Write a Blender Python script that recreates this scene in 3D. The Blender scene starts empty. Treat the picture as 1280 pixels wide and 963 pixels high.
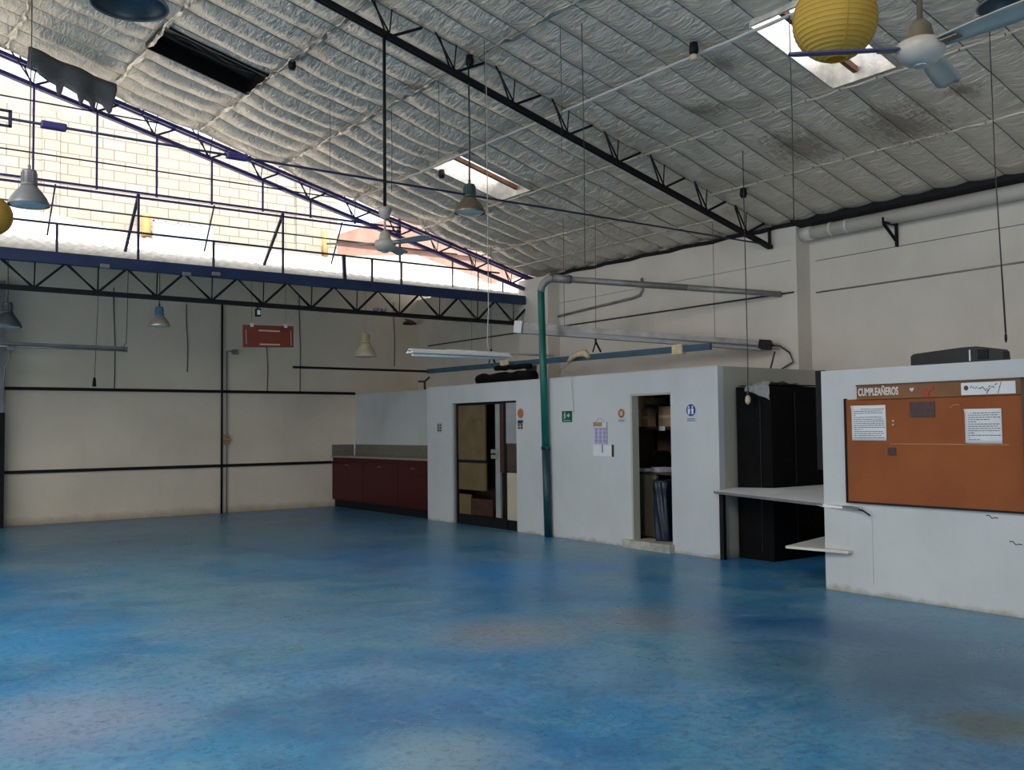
import bpy, bmesh, math, random
from mathutils import Vector, Matrix, noise as mnoise
random.seed(7)
PI = math.pi
SC = bpy.context.scene
COL = SC.collection

# ------------------------------------------------------------------ camera
FPX, CX, CY, EYE = 1192.4, 640.0, 481.5, 1.6
YAW, PITCH, ROLL = math.radians(36.698), math.radians(2.591), math.radians(-0.577)
FW = Vector((math.sin(YAW)*math.cos(PITCH), math.cos(YAW)*math.cos(PITCH), math.sin(PITCH)))
_r = Vector((math.cos(YAW), -math.sin(YAW), 0)); _u = _r.cross(FW)
RT = _r*math.cos(ROLL) + _u*math.sin(ROLL)
UP = -_r*math.sin(ROLL) + _u*math.cos(ROLL)
cd = bpy.data.cameras.new('camera'); cam = bpy.data.objects.new('camera', cd); COL.objects.link(cam)
cd.sensor_fit = 'HORIZONTAL'; cd.sensor_width = 36; cd.lens = FPX/1280*36; cd.clip_start = .05; cd.clip_end = 300
cam.matrix_world = Matrix(((RT.x, UP.x, -FW.x, 0), (RT.y, UP.y, -FW.y, 0), (RT.z, UP.z, -FW.z, EYE), (0, 0, 0, 1)))
SC.camera = cam

# ------------------------------------------------------------------ light
SKY_STRENGTH, SUN_STRENGTH, EXPOSURE = 2.0, 10.0, 0.0
LEFT_POWER, BACK_POWER, FLOOR_FILL_POWER = 200, 70, 500
w = bpy.data.worlds.new('world'); SC.world = w; w.use_nodes = True
bg = w.node_tree.nodes['Background']; bg.inputs[0].default_value = (.92, .96, 1, 1); bg.inputs[1].default_value = SKY_STRENGTH
sd = bpy.data.lights.new('sun', 'SUN'); sun = bpy.data.objects.new('sun', sd); COL.objects.link(sun)
sd.energy = SUN_STRENGTH; sd.angle = .02; sd.color = (1, .95, .86)
sun.rotation_euler = Vector((.25, .62, -.75)).to_track_quat('-Z', 'Y').to_euler()
def area(name, loc, aim, sx, sy, power, color):
    l = bpy.data.lights.new(name, 'AREA'); l.shape = 'RECTANGLE'; l.size = sx; l.size_y = sy; l.energy = power; l.color = color
    o = bpy.data.objects.new(name, l); COL.objects.link(o); o.location = loc
    o.rotation_euler = Vector(aim).to_track_quat('-Z', 'Y').to_euler(); return o
# daylight in the two wide gateways of the hall (left side and behind the camera)
area('gateway_daylight', (-10.9, 8.2, 2.2), (1, 0.0, .12), 9.6, 3.6, LEFT_POWER, (1, .965, .91))
area('entrance_daylight', (1.5, -4.7, 2.0), (0, 1, .05), 7.6, 3.4, BACK_POWER, (.93, .96, 1))
# added unseen fill lamps below the closed left slope, to brighten the floor
area('floor_fill_light', (-4.2, 8.0, 5.95), (.18, 0, -1), 1.2, 7.0, FLOOR_FILL_POWER, (1, .985, .96))
area('floor_fill_light', (-3.0, 1.0, 6.2), (.18, .1, -1), 1.2, 6.0, FLOOR_FILL_POWER, (1, .985, .96))
vs = SC.view_settings
SC.display_settings.display_device = 'sRGB'
vs.view_transform = 'Standard'; vs.look = 'None'; vs.gamma = 1; vs.use_curve_mapping = False; vs.exposure = EXPOSURE
SC.cycles.max_bounces = 10; SC.cycles.diffuse_bounces = 6; SC.cycles.glossy_bounces = 4; SC.cycles.transmission_bounces = 6
SC.cycles.sample_clamp_indirect = 6; SC.cycles.caustics_reflective = False; SC.cycles.caustics_refractive = False

# ------------------------------------------------------------------ helpers
def ray(px, py): return RT*((px-CX)/FPX) - UP*((py-CY)/FPX) + FW
def at(px, py, ax, val):
    d = ray(px, py); o = Vector((0, 0, EYE)); return o + d*((val-o[ax])/d[ax])
def atd(px, py, depth): return Vector((0, 0, EYE)) + ray(px, py)*depth
SL, Z0, XW = .255, 4.46, 11.07
def roofz(x): return Z0 + SL*(XW-abs(x))
def atroof(px, py, off=0):
    d = ray(px, py); n = Vector((SL, 0, 1)); o = Vector((0, 0, EYE)); return o + d*((Z0+off+SL*XW - n.dot(o))/n.dot(d))

class MB:
    def __init__(s): s.bm = bmesh.new()
    def box(s, a, b, bev=0):
        lo = [min(a[i], b[i]) for i in range(3)]; hi = [max(a[i], b[i]) for i in range(3)]
        v = [s.bm.verts.new((x, y, z)) for x in (lo[0], hi[0]) for y in (lo[1], hi[1]) for z in (lo[2], hi[2])]
        fs = [s.bm.faces.new([v[i] for i in q]) for q in ((0, 1, 3, 2), (4, 6, 7, 5), (0, 4, 5, 1), (2, 3, 7, 6), (0, 2, 6, 4), (1, 5, 7, 3))]
        if bev:
            es = list({e for f in fs for e in f.edges})
            bmesh.ops.bevel(s.bm, geom=es, offset=bev, segments=2, affect='EDGES', profile=.5)
        return s
    def bar(s, p, q, wd, ht, up=(0, 0, 1)):
        p, q = Vector(p), Vector(q); d = (q-p).normalized(); u = Vector(up)
        if abs(d.dot(u)) > .97: u = Vector((0, 1, 0))
        r = d.cross(u).normalized(); u = r.cross(d)
        c = [r*(i*wd/2) + u*(j*ht/2) for i, j in ((-1, -1), (1, -1), (1, 1), (-1, 1))]
        a = [s.bm.verts.new(p+k) for k in c]; b = [s.bm.verts.new(q+k) for k in c]
        for i in range(4): s.bm.faces.new((a[i], a[(i+1) % 4], b[(i+1) % 4], b[i]))
        s.bm.faces.new(a[::-1]); s.bm.faces.new(b); return s
    def tube(s, pts, r, n=8, caps=True):
        pts = [Vector(p) for p in pts]; rings = []
        rr = r if isinstance(r, (list, tuple)) else [r]*len(pts)
        ref = None
        for i, p in enumerate(pts):
            d = (pts[min(i+1, len(pts)-1)] - pts[max(i-1, 0)]).normalized()
            if ref is None: ref = Vector((0, 0, 1)) if abs(d.z) < .9 else Vector((1, 0, 0))
            x = (ref - d*ref.dot(d)).normalized(); y = d.cross(x); ref = x
            rings.append([s.bm.verts.new(p + (x*math.cos(2*PI*k/n) + y*math.sin(2*PI*k/n))*rr[i]) for k in range(n)])
        for a, b in zip(rings, rings[1:]):
            for k in range(n):
                f = s.bm.faces.new((a[k], a[(k+1) % n], b[(k+1) % n], b[k])); f.smooth = True
        if caps: s.bm.faces.new(rings[0][::-1]); s.bm.faces.new(rings[-1])
        return s
    def lathe(s, prof, c=(0, 0, 0), n=32, smooth=True):
        c = Vector(c); rings = []
        for r, z in prof:
            rings.append([s.bm.verts.new(c+Vector((max(r, 1e-4)*math.cos(2*PI*k/n), max(r, 1e-4)*math.sin(2*PI*k/n), z))) for k in range(n)])
        for a, b in zip(rings, rings[1:]):
            for k in range(n):
                f = s.bm.faces.new((a[k], a[(k+1) % n], b[(k+1) % n], b[k])); f.smooth = smooth
        return s
    def prism(s, poly, vec):
        vec = Vector(vec); a = [s.bm.verts.new(Vector(p)) for p in poly]; b = [s.bm.verts.new(Vector(p)+vec) for p in poly]
        n = len(poly); s.bm.faces.new(a[::-1]); s.bm.faces.new(b)
        for i in range(n): s.bm.faces.new((a[i], a[(i+1) % n], b[(i+1) % n], b[i]))
        return s
    def grid(s, fn, us, vs_, skip=None):
        V = [[s.bm.verts.new(fn(u, v)) for v in vs_] for u in us]
        for i in range(len(us)-1):
            for j in range(len(vs_)-1):
                if skip and skip((us[i]+us[i+1])/2, (vs_[j]+vs_[j+1])/2): continue
                f = s.bm.faces.new((V[i][j], V[i+1][j], V[i+1][j+1], V[i][j+1])); f.smooth = True
        return s
    def build(s, name, mat, parent=None, label=None):
        bmesh.ops.recalc_face_normals(s.bm, faces=s.bm.faces[:])
        me = bpy.data.meshes.new(name); s.bm.to_mesh(me); s.bm.free()
        if mat: me.materials.append(mat)
        o = bpy.data.objects.new(name, me); COL.objects.link(o)
        if parent is not None:
            o.parent = parent
            base = parent; off = Vector((0, 0, 0))
            while base is not None: off += base.location; base = base.parent
            me.transform(Matrix.Translation(-off))
        if label: o['label'] = label
        return o
def tag(o, label, cat, group=None):
    o['label'] = label; o['category'] = cat
    if group: o['group'] = group
    return o
def thing(name, loc, label, cat, group=None, kind=None):
    o = bpy.data.objects.new(name, None); COL.objects.link(o); o.location = loc; o.empty_display_size = .1
    tag(o, label, cat, group)
    if kind: o['kind'] = kind
    return o
def struct(o, label=None, cat='structure'):
    o['kind'] = 'structure'; o['category'] = cat
    if label: o['label'] = label
    return o
def text(body, size, loc, xdir, ydir, mat, name, parent, depth=.002, sx=1):
    cu = bpy.data.curves.new(name, 'FONT'); cu.body = body; cu.size = size; cu.extrude = depth; cu.offset = size*.025; cu.align_x = 'CENTER'; cu.align_y = 'CENTER'
    t = bpy.data.objects.new(name, cu); COL.objects.link(t)
    dg = bpy.context.evaluated_depsgraph_get()
    me = bpy.data.meshes.new_from_object(t.evaluated_get(dg)); bpy.data.objects.remove(t); bpy.data.curves.remove(cu)
    x, y = Vector(xdir).normalized(), Vector(ydir).normalized(); z = x.cross(y); p = Vector(loc)
    me.transform(Matrix(((x.x*sx, y.x, z.x, p.x), (x.y*sx, y.y, z.y, p.y), (x.z*sx, y.z, z.z, p.z), (0, 0, 0, 1))))
    me.materials.clear(); me.materials.append(mat); me.name = name
    o = bpy.data.objects.new(name, me); COL.objects.link(o)
    if parent is not None:
        o.parent = parent; off = Vector((0, 0, 0)); b = parent
        while b is not None: off += b.location; b = b.parent
        me.transform(Matrix.Translation(-off))
    return o
def lin(*c):
    return tuple(((v/255)/12.92 if v/255 <= .04045 else ((v/255+.055)/1.055)**2.4) for v in c) + (1,)

# ------------------------------------------------------------------ materials
class NT:
    def __init__(s, name):
        s.m = bpy.data.materials.new(name); s.m.use_nodes = True; s.t = s.m.node_tree; s.N = s.t.nodes
        s.b = s.N['Principled BSDF']; s.out = s.N['Material Output']; s.co = s.N.new('ShaderNodeTexCoord')
        s.geo = s.N.new('ShaderNodeNewGeometry')
    def link(s, a, b): s.t.links.new(a, b)
    def pos(s): return s.geo.outputs['Position']
    def mapv(s, scale, vec=None, loc=(0, 0, 0)):
        n = s.N.new('ShaderNodeMapping'); n.inputs['Scale'].default_value = scale; n.inputs['Location'].default_value = loc
        s.link(vec or s.pos(), n.inputs[0]); return n.outputs[0]
    def noise(s, scale, detail=4, rough=.55, vec=None, dist=0):
        n = s.N.new('ShaderNodeTexNoise'); n.inputs['Scale'].default_value = scale; n.inputs['Detail'].default_value = detail
        n.inputs['Roughness'].default_value = rough; n.inputs['Distortion'].default_value = dist; s.link(vec or s.pos(), n.inputs['Vector']); return n.outputs['Fac']
    def ramp(s, fac, stops):
        n = s.N.new('ShaderNodeValToRGB'); e = n.color_ramp.elements
        while len(e) < len(stops): e.new(.5)
        for k, (p, c) in enumerate(stops):
            e[k].position = p; e[k].color = c if len(c) == 4 else (*c, 1)
        s.link(fac, n.inputs[0]); return n.outputs[0]
    def mix(s, fac, a, b, mode='MIX'):
        n = s.N.new('ShaderNodeMix'); n.data_type = 'RGBA'; n.blend_type = mode
        for v, i in ((fac, 0), (a, 6), (b, 7)):
            if hasattr(v, 'is_linked') or hasattr(v, 'links'): s.link(v, n.inputs[i])
            else: n.inputs[i].default_value = v
        return n.outputs[2]
    def math(s, op, a, b=None, c=None):
        n = s.N.new('ShaderNodeMath'); n.operation = op
        for i, v in enumerate((a, b, c)):
            if v is None: continue
            if hasattr(v, 'links'): s.link(v, n.inputs[i])
            else: n.inputs[i].default_value = v
        return n.outputs[0]
    def sep(s, v=None):
        n = s.N.new('ShaderNodeSeparateXYZ'); s.link(v or s.pos(), n.inputs[0]); return n.outputs
    def bump(s, h, strength, dist=.01, prev=None):
        n = s.N.new('ShaderNodeBump'); n.inputs['Strength'].default_value = strength; n.inputs['Distance'].default_value = dist
        s.link(h, n.inputs['Height'])
        if prev: s.link(prev, n.inputs['Normal'])
        return n.outputs[0]
BW0, BW1 = (0, 0, 0, 1), (1, 1, 1, 1)
def simple(name, c, rough=.6, metal=0, var=.12, scale=6, bump=.08, bscale=60, spec=.5, detail=4):
    t = NT(name); f = t.noise(scale, detail)
    k = lambda q: (min(c[0]*q, 1), min(c[1]*q, 1), min(c[2]*q, 1), 1)
    col = t.ramp(f, [(.3, k(1-var)), (.7, k(1+var))]); t.link(col, t.b.inputs['Base Color'])
    t.b.inputs['Roughness'].default_value = rough; t.b.inputs['Metallic'].default_value = metal; t.b.inputs['Specular IOR Level'].default_value = spec
    if bump: t.link(t.bump(t.noise(bscale, 3), bump, .004), t.b.inputs['Normal'])
    return t.m
def wallpaint(name, c, dirt, rough=.75, low=.12, stain=.08, spec=.25):
    """painted masonry: mottled paint, thin vertical runs and a grimy foot"""
    t = NT(name); x = t.sep()
    f = t.noise(.9, 6, .6); k = lambda q: (c[0]*q, c[1]*q, c[2]*q, 1)
    col = t.ramp(f, [(.25, k(.88)), (.55, k(1.0)), (.8, k(1.05))])
    runs = t.noise(1, 5, .6, t.mapv((5, 5, .35)))
    col = t.mix(t.math('MULTIPLY', t.ramp(runs, [(.56, BW0), (.75, BW1)]), stain), col, dirt)
    foot = t.math('ADD', x[2], t.math('MULTIPLY', t.math('SUBTRACT', t.noise(3, 5, .7), .5), .22))
    footf = t.ramp(foot, [(0.0, BW1), (low, BW0)])
    col = t.mix(t.math('MULTIPLY', footf, .85), col, dirt)
    t.link(col, t.b.inputs['Base Color']); t.b.inputs['Roughness'].default_value = rough; t.b.inputs['Specular IOR Level'].default_value = spec
    n1 = t.bump(t.noise(14, 5), .12, .01); t.link(t.bump(t.noise(120, 2), .06, .003, n1), t.b.inputs['Normal'])
    return t.m

M = {}
M['white_wall'] = wallpaint('booth_white_paint', (.58, .60, .605), (.36, .32, .24, 1), low=.05)
M['right_wall'] = wallpaint('right_wall_paint', (.69, .64, .57), (.36, .32, .27, 1), stain=.08)
M['far_wall'] = wallpaint('far_wall_paint', (.78, .68, .545), (.40, .31, .19, 1), low=.16)
M['beige_panel'] = wallpaint('beige_panel_paint', (.47, .455, .39), (.26, .23, .17, 1))
M['outer_grey'] = wallpaint('hall_end_paint', (.58, .57, .55), (.3, .28, .25, 1))
M['brown_in'] = simple('brown_lining', (.16, .10, .07), .7, var=.25, scale=3)
M['black_steel'] = simple('black_painted_steel', (.006, .006, .008), .6, 0, .3, 8, .1, spec=.22)
M['navy_steel'] = simple('navy_painted_steel', (.022, .026, .075), .5, 0, .25, 6, .1)
M['violet_steel'] = simple('violet_blue_painted_steel', (.06, .045, .20), .45, 0, .2, 6, .08)
M['blue_beam'] = simple('blue_painted_beam', (.010, .026, .085), .5, 0, .35, 3, .15, 30)
M['teal_rail'] = simple('teal_painted_rail', (.03, .085, .13), .5, 0, .25, 4, .1)
M['green_paint'] = simple('green_pipe_paint', (.004, .125, .095), .42, 0, .25, 3, .1)
M['dark_green'] = simple('dark_blue_green_pipe_paint', (.004, .045, .06), .45, 0, .3, 5, .1)
M['grey_pipe'] = simple('galvanised_grey', (.25, .24, .23), .5, .35, .25, 5, .1)
M['pvc'] = simple('white_pvc', (.62, .59, .54), .45, 0, .1, 2, .03)
M['black'] = simple('black_cloth', (.0035, .0035, .0038), .8, 0, .4, 5, .3, 18, spec=.12)
M['black_gloss'] = simple('black_film', (.004, .004, .005), .38, 0, .3, 5, .4, 9, spec=.3)
M['white_plastic'] = simple('white_plastic', (.7, .69, .66), .45, 0, .06, 4, .02)
M['cream'] = simple('cream_plastic', (.56, .47, .32), .5, 0, .12, 5, .05)
M['wood_cream'] = simple('pale_wood_block', (.66, .54, .34), .7, 0, .2, 14, .15)
M['red_cab'] = simple('dark_red_laminate', (.055, .0028, .0045), .4, 0, .12, 2, .03, spec=.25)
M['red_sign'] = simple('red_sign_board', (.19, .03, .016), .55, 0, .12, 3, .05)
M['steel_top'] = simple('dull_steel', (.42, .40, .37), .35, .6, .15, 6, .05)
M['granite'] = NT('grey_granite')
_t = M['granite']; _t.link(_t.ramp(_t.noise(70, 3), [(.35, (.10, .092, .075)), (.65, (.24, .225, .19))]), _t.b.inputs['Base Color']); _t.b.inputs['Roughness'].default_value = .4; M['granite'] = _t.m
M['counter'] = simple('grey_laminate_top', (.80, .80, .82), .45, 0, .1, 3, .03)
M['white_board'] = simple('white_shelf_board', (.62, .60, .54), .5, 0, .08, 4, .03)
M['concrete'] = simple('worn_concrete', (.42, .40, .35), .85, 0, .3, 7, .4, 25)
M['tan_panel'] = simple('tan_door_panel', (.15, .105, .047), .55, 0, .18, 3, .06)
M['cream_panel'] = simple('cream_door_panel', (.52, .47, .34), .5, 0, .1, 3, .05)
M['grey_panel'] = simple('grey_door_panel', (.32, .33, .33), .45, 0, .1, 3, .05)
M['red_brown'] = simple('red_brown_wood', (.05, .016, .010), .55, 0, .3, 8, .1)
M['dark_brown'] = simple('dark_brown_board', (.055, .037, .022), .6, 0, .25, 5, .1)
M['cardboard'] = simple('cardboard', (.42, .26, .13), .8, 0, .2, 5, .1)
M['paper'] = simple('white_paper', (.74, .75, .77), .8, 0, .04, 6, .05)
M['ink'] = simple('dark_ink', (.05, .05, .06), .7, 0, .1)
M['blue_bag'] = simple('dark_blue_plastic', (.004, .007, .022), .3, 0, .3, 5, .5, 10)
M['olive_panel'] = simple('olive_grey_board', (.17, .155, .10), .6, 0, .15, 4, .05)
M['green_sign'] = simple('green_sign_face', (.003, .075, .04), .5, 0, .08, 4, 0)
M['pale_green'] = simple('pale_green_print', (.36, .60, .47), .6, 0, .05, 4, 0)
M['orange_print'] = simple('orange_print', (.42, .14, .04), .6, 0, .2, 30, 0)
M['blue_print'] = simple('blue_print', (.02, .06, .25), .6, 0, .15, 30, 0)
M['violet_print'] = simple('violet_print', (.14, .12, .34), .6, 0, .15, 30, 0)
M['pale_violet'] = simple('pale_violet_paper', (.58, .56, .68), .7, 0, .08, 20, 0)
M['yellow_print'] = simple('ochre_print', (.40, .25, .09), .6, 0, .2, 30, 0)
M['white_letters'] = simple('white_letter_card', (.72, .66, .62), .7, 0, .05, 10, 0)
M['red_print'] = simple('red_card', (.40, .045, .03), .7, 0, .15, 20, 0)
M['maroon'] = simple('maroon_photo_print', (.045, .014, .016), .4, 0, .6, 28, .0)
M['alu'] = simple('spun_aluminium', (.55, .47, .38), .38, .7, .2, 8, .05)
M['lamp_grey'] = simple('lamp_grey_enamel', (.21, .21, .215), .45, .2, .15, 6, .05)
M['lamp_green'] = simple('lamp_dark_green_enamel', (.035, .075, .07), .45, .1, .2, 6, .05)
M['lamp_blue'] = simple('lamp_blue_enamel', (.04, .13, .21), .45, .1, .2, 6, .05)
M['lamp_brown'] = simple('lamp_tarnished_reflector', (.20, .155, .11), .35, .6, .3, 9, .08)
M['lamp_dark'] = simple('lamp_dark_blue_grey', (.045, .055, .065), .4, .2, .25, 5, .05)
M['lamp_cream'] = simple('lamp_cream_enamel', (.50, .41, .27), .45, 0, .15, 6, .05)
M['lens'] = simple('frosted_lamp_lens', (.55, .56, .55), .2, 0, .1, 5, .05)
M['fan_white'] = simple('fan_off_white_enamel', (.40, .36, .31), .45, 0, .1, 4, .03)
M['fan_fringe'] = simple('fan_blade_fringe_tint', (.06, .05, .14), .45, 0, .15, 4, .03)  # one blade only: violet glare fringe against the skylight put into its colour
M['fan_brown'] = simple('fan_brown_cap', (.15, .115, .08), .45, .2, .2, 6, .05)
M['wire'] = simple('dark_wire', (.035, .034, .034), .6, 0, .2, 9, 0)
M['pale_wire'] = simple('pale_wire', (.45, .42, .38), .6, 0, .1, 9, 0)
M['rust_bar'] = simple('rusty_bar', (.20, .09, .045), .7, .2, .35, 9, .2)
M['red_brick'] = simple('far_red_brick', (.33, .19, .15), .9, 0, .2, 4, .2)
M['pane_blue'] = simple('pale_blue_pane', (.45, .52, .62), .15, 0, .1, 3, 0)

def floor_mat():
    t = NT('worn_blue_floor_paint'); x = t.sep()
    f1 = t.noise(.42, 9, .66, t.mapv((1, .8, 1))); f2 = t.noise(1.0, 9, .72, t.mapv((.8, .8, 1), loc=(7, 3, 0)), .5)
    f3 = t.noise(.25, 5, .6, t.mapv((1, 1, 1), loc=(3, 11, 0))); f4 = t.noise(2.6, 9, .8, t.mapv((1, .8, 1), loc=(1, 2, 0)), 1.6)
    col = t.ramp(f1, [(.36, (.006, .125, .30)), (.48, (.022, .215, .39)), (.60, (.11, .28, .385))])
    col = t.mix(t.math('MULTIPLY', t.ramp(f2, [(.44, BW0), (.64, BW1)]), .5), col, (.22, .335, .41, 1))
    col = t.mix(t.math('MULTIPLY', t.ramp(f3, [(.50, BW0), (.64, BW1)]), .6), col, (.003, .21, .54, 1))
    col = t.mix(t.math('MULTIPLY', t.ramp(f4, [(.54, BW0), (.72, BW1)]), .35), col, (.42, .47, .52, 1))
    col = t.mix(t.math('MULTIPLY', t.ramp(t.noise(1.7, 8, .7, t.mapv((1, 1, 1), loc=(9, 5, 0)), .8), [(.50, BW0), (.68, BW1)]), .45), col, (.012, .07, .20, 1))
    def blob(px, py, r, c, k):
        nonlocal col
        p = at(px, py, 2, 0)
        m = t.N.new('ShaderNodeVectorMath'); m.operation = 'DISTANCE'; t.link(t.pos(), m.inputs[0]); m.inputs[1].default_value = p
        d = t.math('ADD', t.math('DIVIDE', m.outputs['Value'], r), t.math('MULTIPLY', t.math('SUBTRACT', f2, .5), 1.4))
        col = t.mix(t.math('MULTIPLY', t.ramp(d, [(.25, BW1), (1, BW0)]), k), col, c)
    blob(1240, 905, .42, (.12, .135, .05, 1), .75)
    blob(640, 790, .8, (.34, .31, .28, 1), .55); blob(820, 775, .7, (.26, .25, .25, 1), .5)
    blob(90, 900, .9, (.32, .34, .40, 1), .55); blob(60, 800, 1.0, (.004, .23, .52, 1), .75)
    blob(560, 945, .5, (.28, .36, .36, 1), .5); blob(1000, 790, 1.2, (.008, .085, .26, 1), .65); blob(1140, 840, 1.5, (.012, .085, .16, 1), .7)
    blob(620, 715, 1.3, (.003, .24, .62, 1), .7); blob(330, 770, 1.2, (.18, .28, .40, 1), .5)
    # dark hairline cracks
    v = t.N.new('ShaderNodeTexVoronoi'); v.feature = 'DISTANCE_TO_EDGE'; v.inputs['Scale'].default_value = .55
    wv = t.N.new('ShaderNodeVectorMath'); wv.operation = 'ADD'; t.link(t.pos(), wv.inputs[0])
    wn = t.N.new('ShaderNodeTexNoise'); wn.inputs['Scale'].default_value = 2.2; wn.inputs['Detail'].default_value = 6; t.link(t.pos(), wn.inputs['Vector']); t.link(wn.outputs['Color'], wv.inputs[1]); t.link(wv.outputs[0], v.inputs['Vector'])
    crack = t.math('MULTIPLY', t.ramp(v.outputs['Distance'], [(.0, BW1), (.006, BW0)]), t.ramp(t.noise(.8, 3), [(.55, BW0), (.65, BW1)]))
    col = t.mix(t.math('MULTIPLY', crack, .55), col, (.01, .018, .03, 1))
    sp = t.noise(26, 5, .75)
    col = t.mix(t.ramp(sp, [(.56, BW0), (.78, (.6, .6, .6, 1))]), col, (.42, .46, .50, 1))
    col = t.mix(t.ramp(t.noise(17, 6, .75), [(.34, (.6, .6, .6, 1)), (.50, BW0)]), col, (.012, .05, .12, 1))
    t.link(col, t.b.inputs['Base Color'])
    t.link(t.ramp(t.math('ADD', t.math('MULTIPLY', f2, .6), t.math('MULTIPLY', sp, .4)), [(.35, (.24,)*3), (.7, (.46,)*3)]), t.b.inputs['Roughness'])
    t.b.inputs['Specular IOR Level'].default_value = .5
    n = t.bump(t.noise(6, 5), .10, .012); t.link(t.bump(sp, .22, .004, n), t.b.inputs['Normal'])
    return t.m
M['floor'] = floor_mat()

PITCH_Y, Y_REF = .42, 5.29
def foil_mat():
    t = NT('silver_foil_insulation'); x = t.sep()
    f = t.noise(1.4, 6, .6)
    col = t.ramp(f, [(.3, (.70, .65, .565)), (.6, (.80, .745, .655)), (.8, (.88, .82, .725))])
    # black wires that hold the quilts, one per strip
    fr = t.math('FRACT', t.math('ADD', t.math('DIVIDE', t.math('SUBTRACT', x[1], Y_REF), PITCH_Y), 100))
    d = t.math('ABSOLUTE', t.math('SUBTRACT', fr, .5))
    line = t.math('GREATER_THAN', d, .484)
    col = t.mix(t.math('MULTIPLY', line, .8), col, (.03, .03, .03, 1))
    # rust-brown water stains
    for px, py, r in ((1125, 152, .55), (1000, 180, .5), (1205, 108, .2), (880, 135, .25), (520, 105, .22), (905, 75, .2)):
        p = atroof(px, py); m = t.N.new('ShaderNodeVectorMath'); m.operation = 'DISTANCE'; t.link(t.pos(), m.inputs[0]); m.inputs[1].default_value = p
        dd = t.math('ADD', t.math('DIVIDE', m.outputs['Value'], r), t.math('MULTIPLY', t.math('SUBTRACT', t.noise(9, 5, .7, t.mapv((1, 3, 1))), .5), 2.2))
        col = t.mix(t.math('MULTIPLY', t.ramp(dd, [(.3, BW1), (1, BW0)]), .6), col, (.10, .065, .045, 1))
    col = t.mix(t.math('MULTIPLY', t.ramp(t.noise(.8, 6, .7, t.mapv((1, 1, 1), loc=(4, 9, 2))), [(.56, BW0), (.76, BW1)]), .35), col, (.23, .17, .10, 1))
    t.link(col, t.b.inputs['Base Color']); t.b.inputs['Metallic'].default_value = .72
    t.link(t.ramp(t.noise(5, 4), [(.3, (.28,)*3), (.7, (.46,)*3)]), t.b.inputs['Roughness'])
    # crinkles run across the strips
    n = t.bump(t.noise(1, 6, .65, t.mapv((16, 3, 16)), 1.0), 1.0, .06)
    n = t.bump(t.noise(7, 5, .6, t.mapv((1, .6, 1))), .6, .04, n); t.link(n, t.b.inputs['Normal'])
    return t.m
M['foil'] = foil_mat()
M['foil_tape'] = simple('bright_foil_tape', (.60, .58, .54), .32, .75, .2, 9, .6, 30)
M['foil_tape'].node_tree.nodes['Principled BSDF'].inputs['Roughness'].default_value = .36
M['foil_flap'] = simple('dull_foil_sheet', (.13, .13, .135), .6, .2, .25, 4, .4, 14)
M['roof_sheet'] = simple('roof_sheet_metal', (.55, .54, .52), .5, .3, .15, 3, .1)

def translucent(name, c, var=.15):
    t = NT(name); tr = t.N.new('ShaderNodeBsdfTranslucent'); df = t.N.new('ShaderNodeBsdfDiffuse'); mx = t.N.new('ShaderNodeMixShader')
    k = lambda q: (c[0]*q, c[1]*q, c[2]*q, 1)
    col = t.ramp(t.noise(3, 5, .6, t.mapv((1, 4, 1))), [(.3, k(1-var)), (.7, k(1))])
    t.link(col, tr.inputs[0]); t.link(col, df.inputs[0]); mx.inputs[0].default_value = .3
    t.link(tr.outputs[0], mx.inputs[1]); t.link(df.outputs[0], mx.inputs[2]); t.link(mx.outputs[0], t.out.inputs[0]); return t.m
M['fibreglass'] = translucent('milky_fibreglass', (.95, .95, .97))
def lantern_mat(): 
    t = NT('yellow_lantern_paper'); tr = t.N.new('ShaderNodeBsdfTranslucent'); mx = t.N.new('ShaderNodeMixShader')
    col = t.ramp(t.noise(8, 4), [(.3, (.56, .36, .06)), (.7, (.66, .44, .08))]); t.link(col, t.b.inputs['Base Color']); t.link(col, tr.inputs[0])
    t.b.inputs['Roughness'].default_value = .8; mx.inputs[0].default_value = .35
    t.link(t.b.outputs[0], mx.inputs[1]); t.link(tr.outputs[0], mx.inputs[2]); t.link(mx.outputs[0], t.out.inputs[0]); return t.m
M['lantern'] = lantern_mat()
M['lantern_rib'] = simple('lantern_bamboo_rib', (.40, .24, .03), .8, 0, .1, 9, 0)
def block_mat():
    t = NT('concrete_block_masonry'); b = t.N.new('ShaderNodeTexBrick')
    s = t.sep(); cmb = t.N.new('ShaderNodeCombineXYZ'); t.link(s[0], cmb.inputs[0]); t.link(s[2], cmb.inputs[1]); t.link(cmb.outputs[0], b.inputs['Vector'])
    b.inputs['Scale'].default_value = 1; b.inputs['Brick Width'].default_value = .41; b.inputs['Row Height'].default_value = .2; b.inputs['Mortar Size'].default_value = .012
    b.inputs['Color1'].default_value = (.37, .335, .285, 1); b.inputs['Color2'].default_value = (.32, .29, .24, 1); b.inputs['Mortar'].default_value = (.17, .155, .135, 1)
    col = t.mix(t.ramp(t.noise(.9, 6, .65), [(.4, BW0), (.75, (.6,)*3)]), b.outputs['Color'], (.29, .26, .235, 1))
    t.link(col, t.b.inputs['Base Color']); t.b.inputs['Roughness'].default_value = .95
    t.link(t.bump(b.outputs['Fac'], -.3, .01), t.b.inputs['Normal']); return t.m
M['block'] = block_mat()
M['plaster'] = simple('pale_plaster', (.31, .285, .27), .9, 0, .12, 2, .2)
M['corrugated'] = simple('weathered_corrugated_sheet', (.72, .67, .59), .8, .0, .25, 3, .1)
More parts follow.
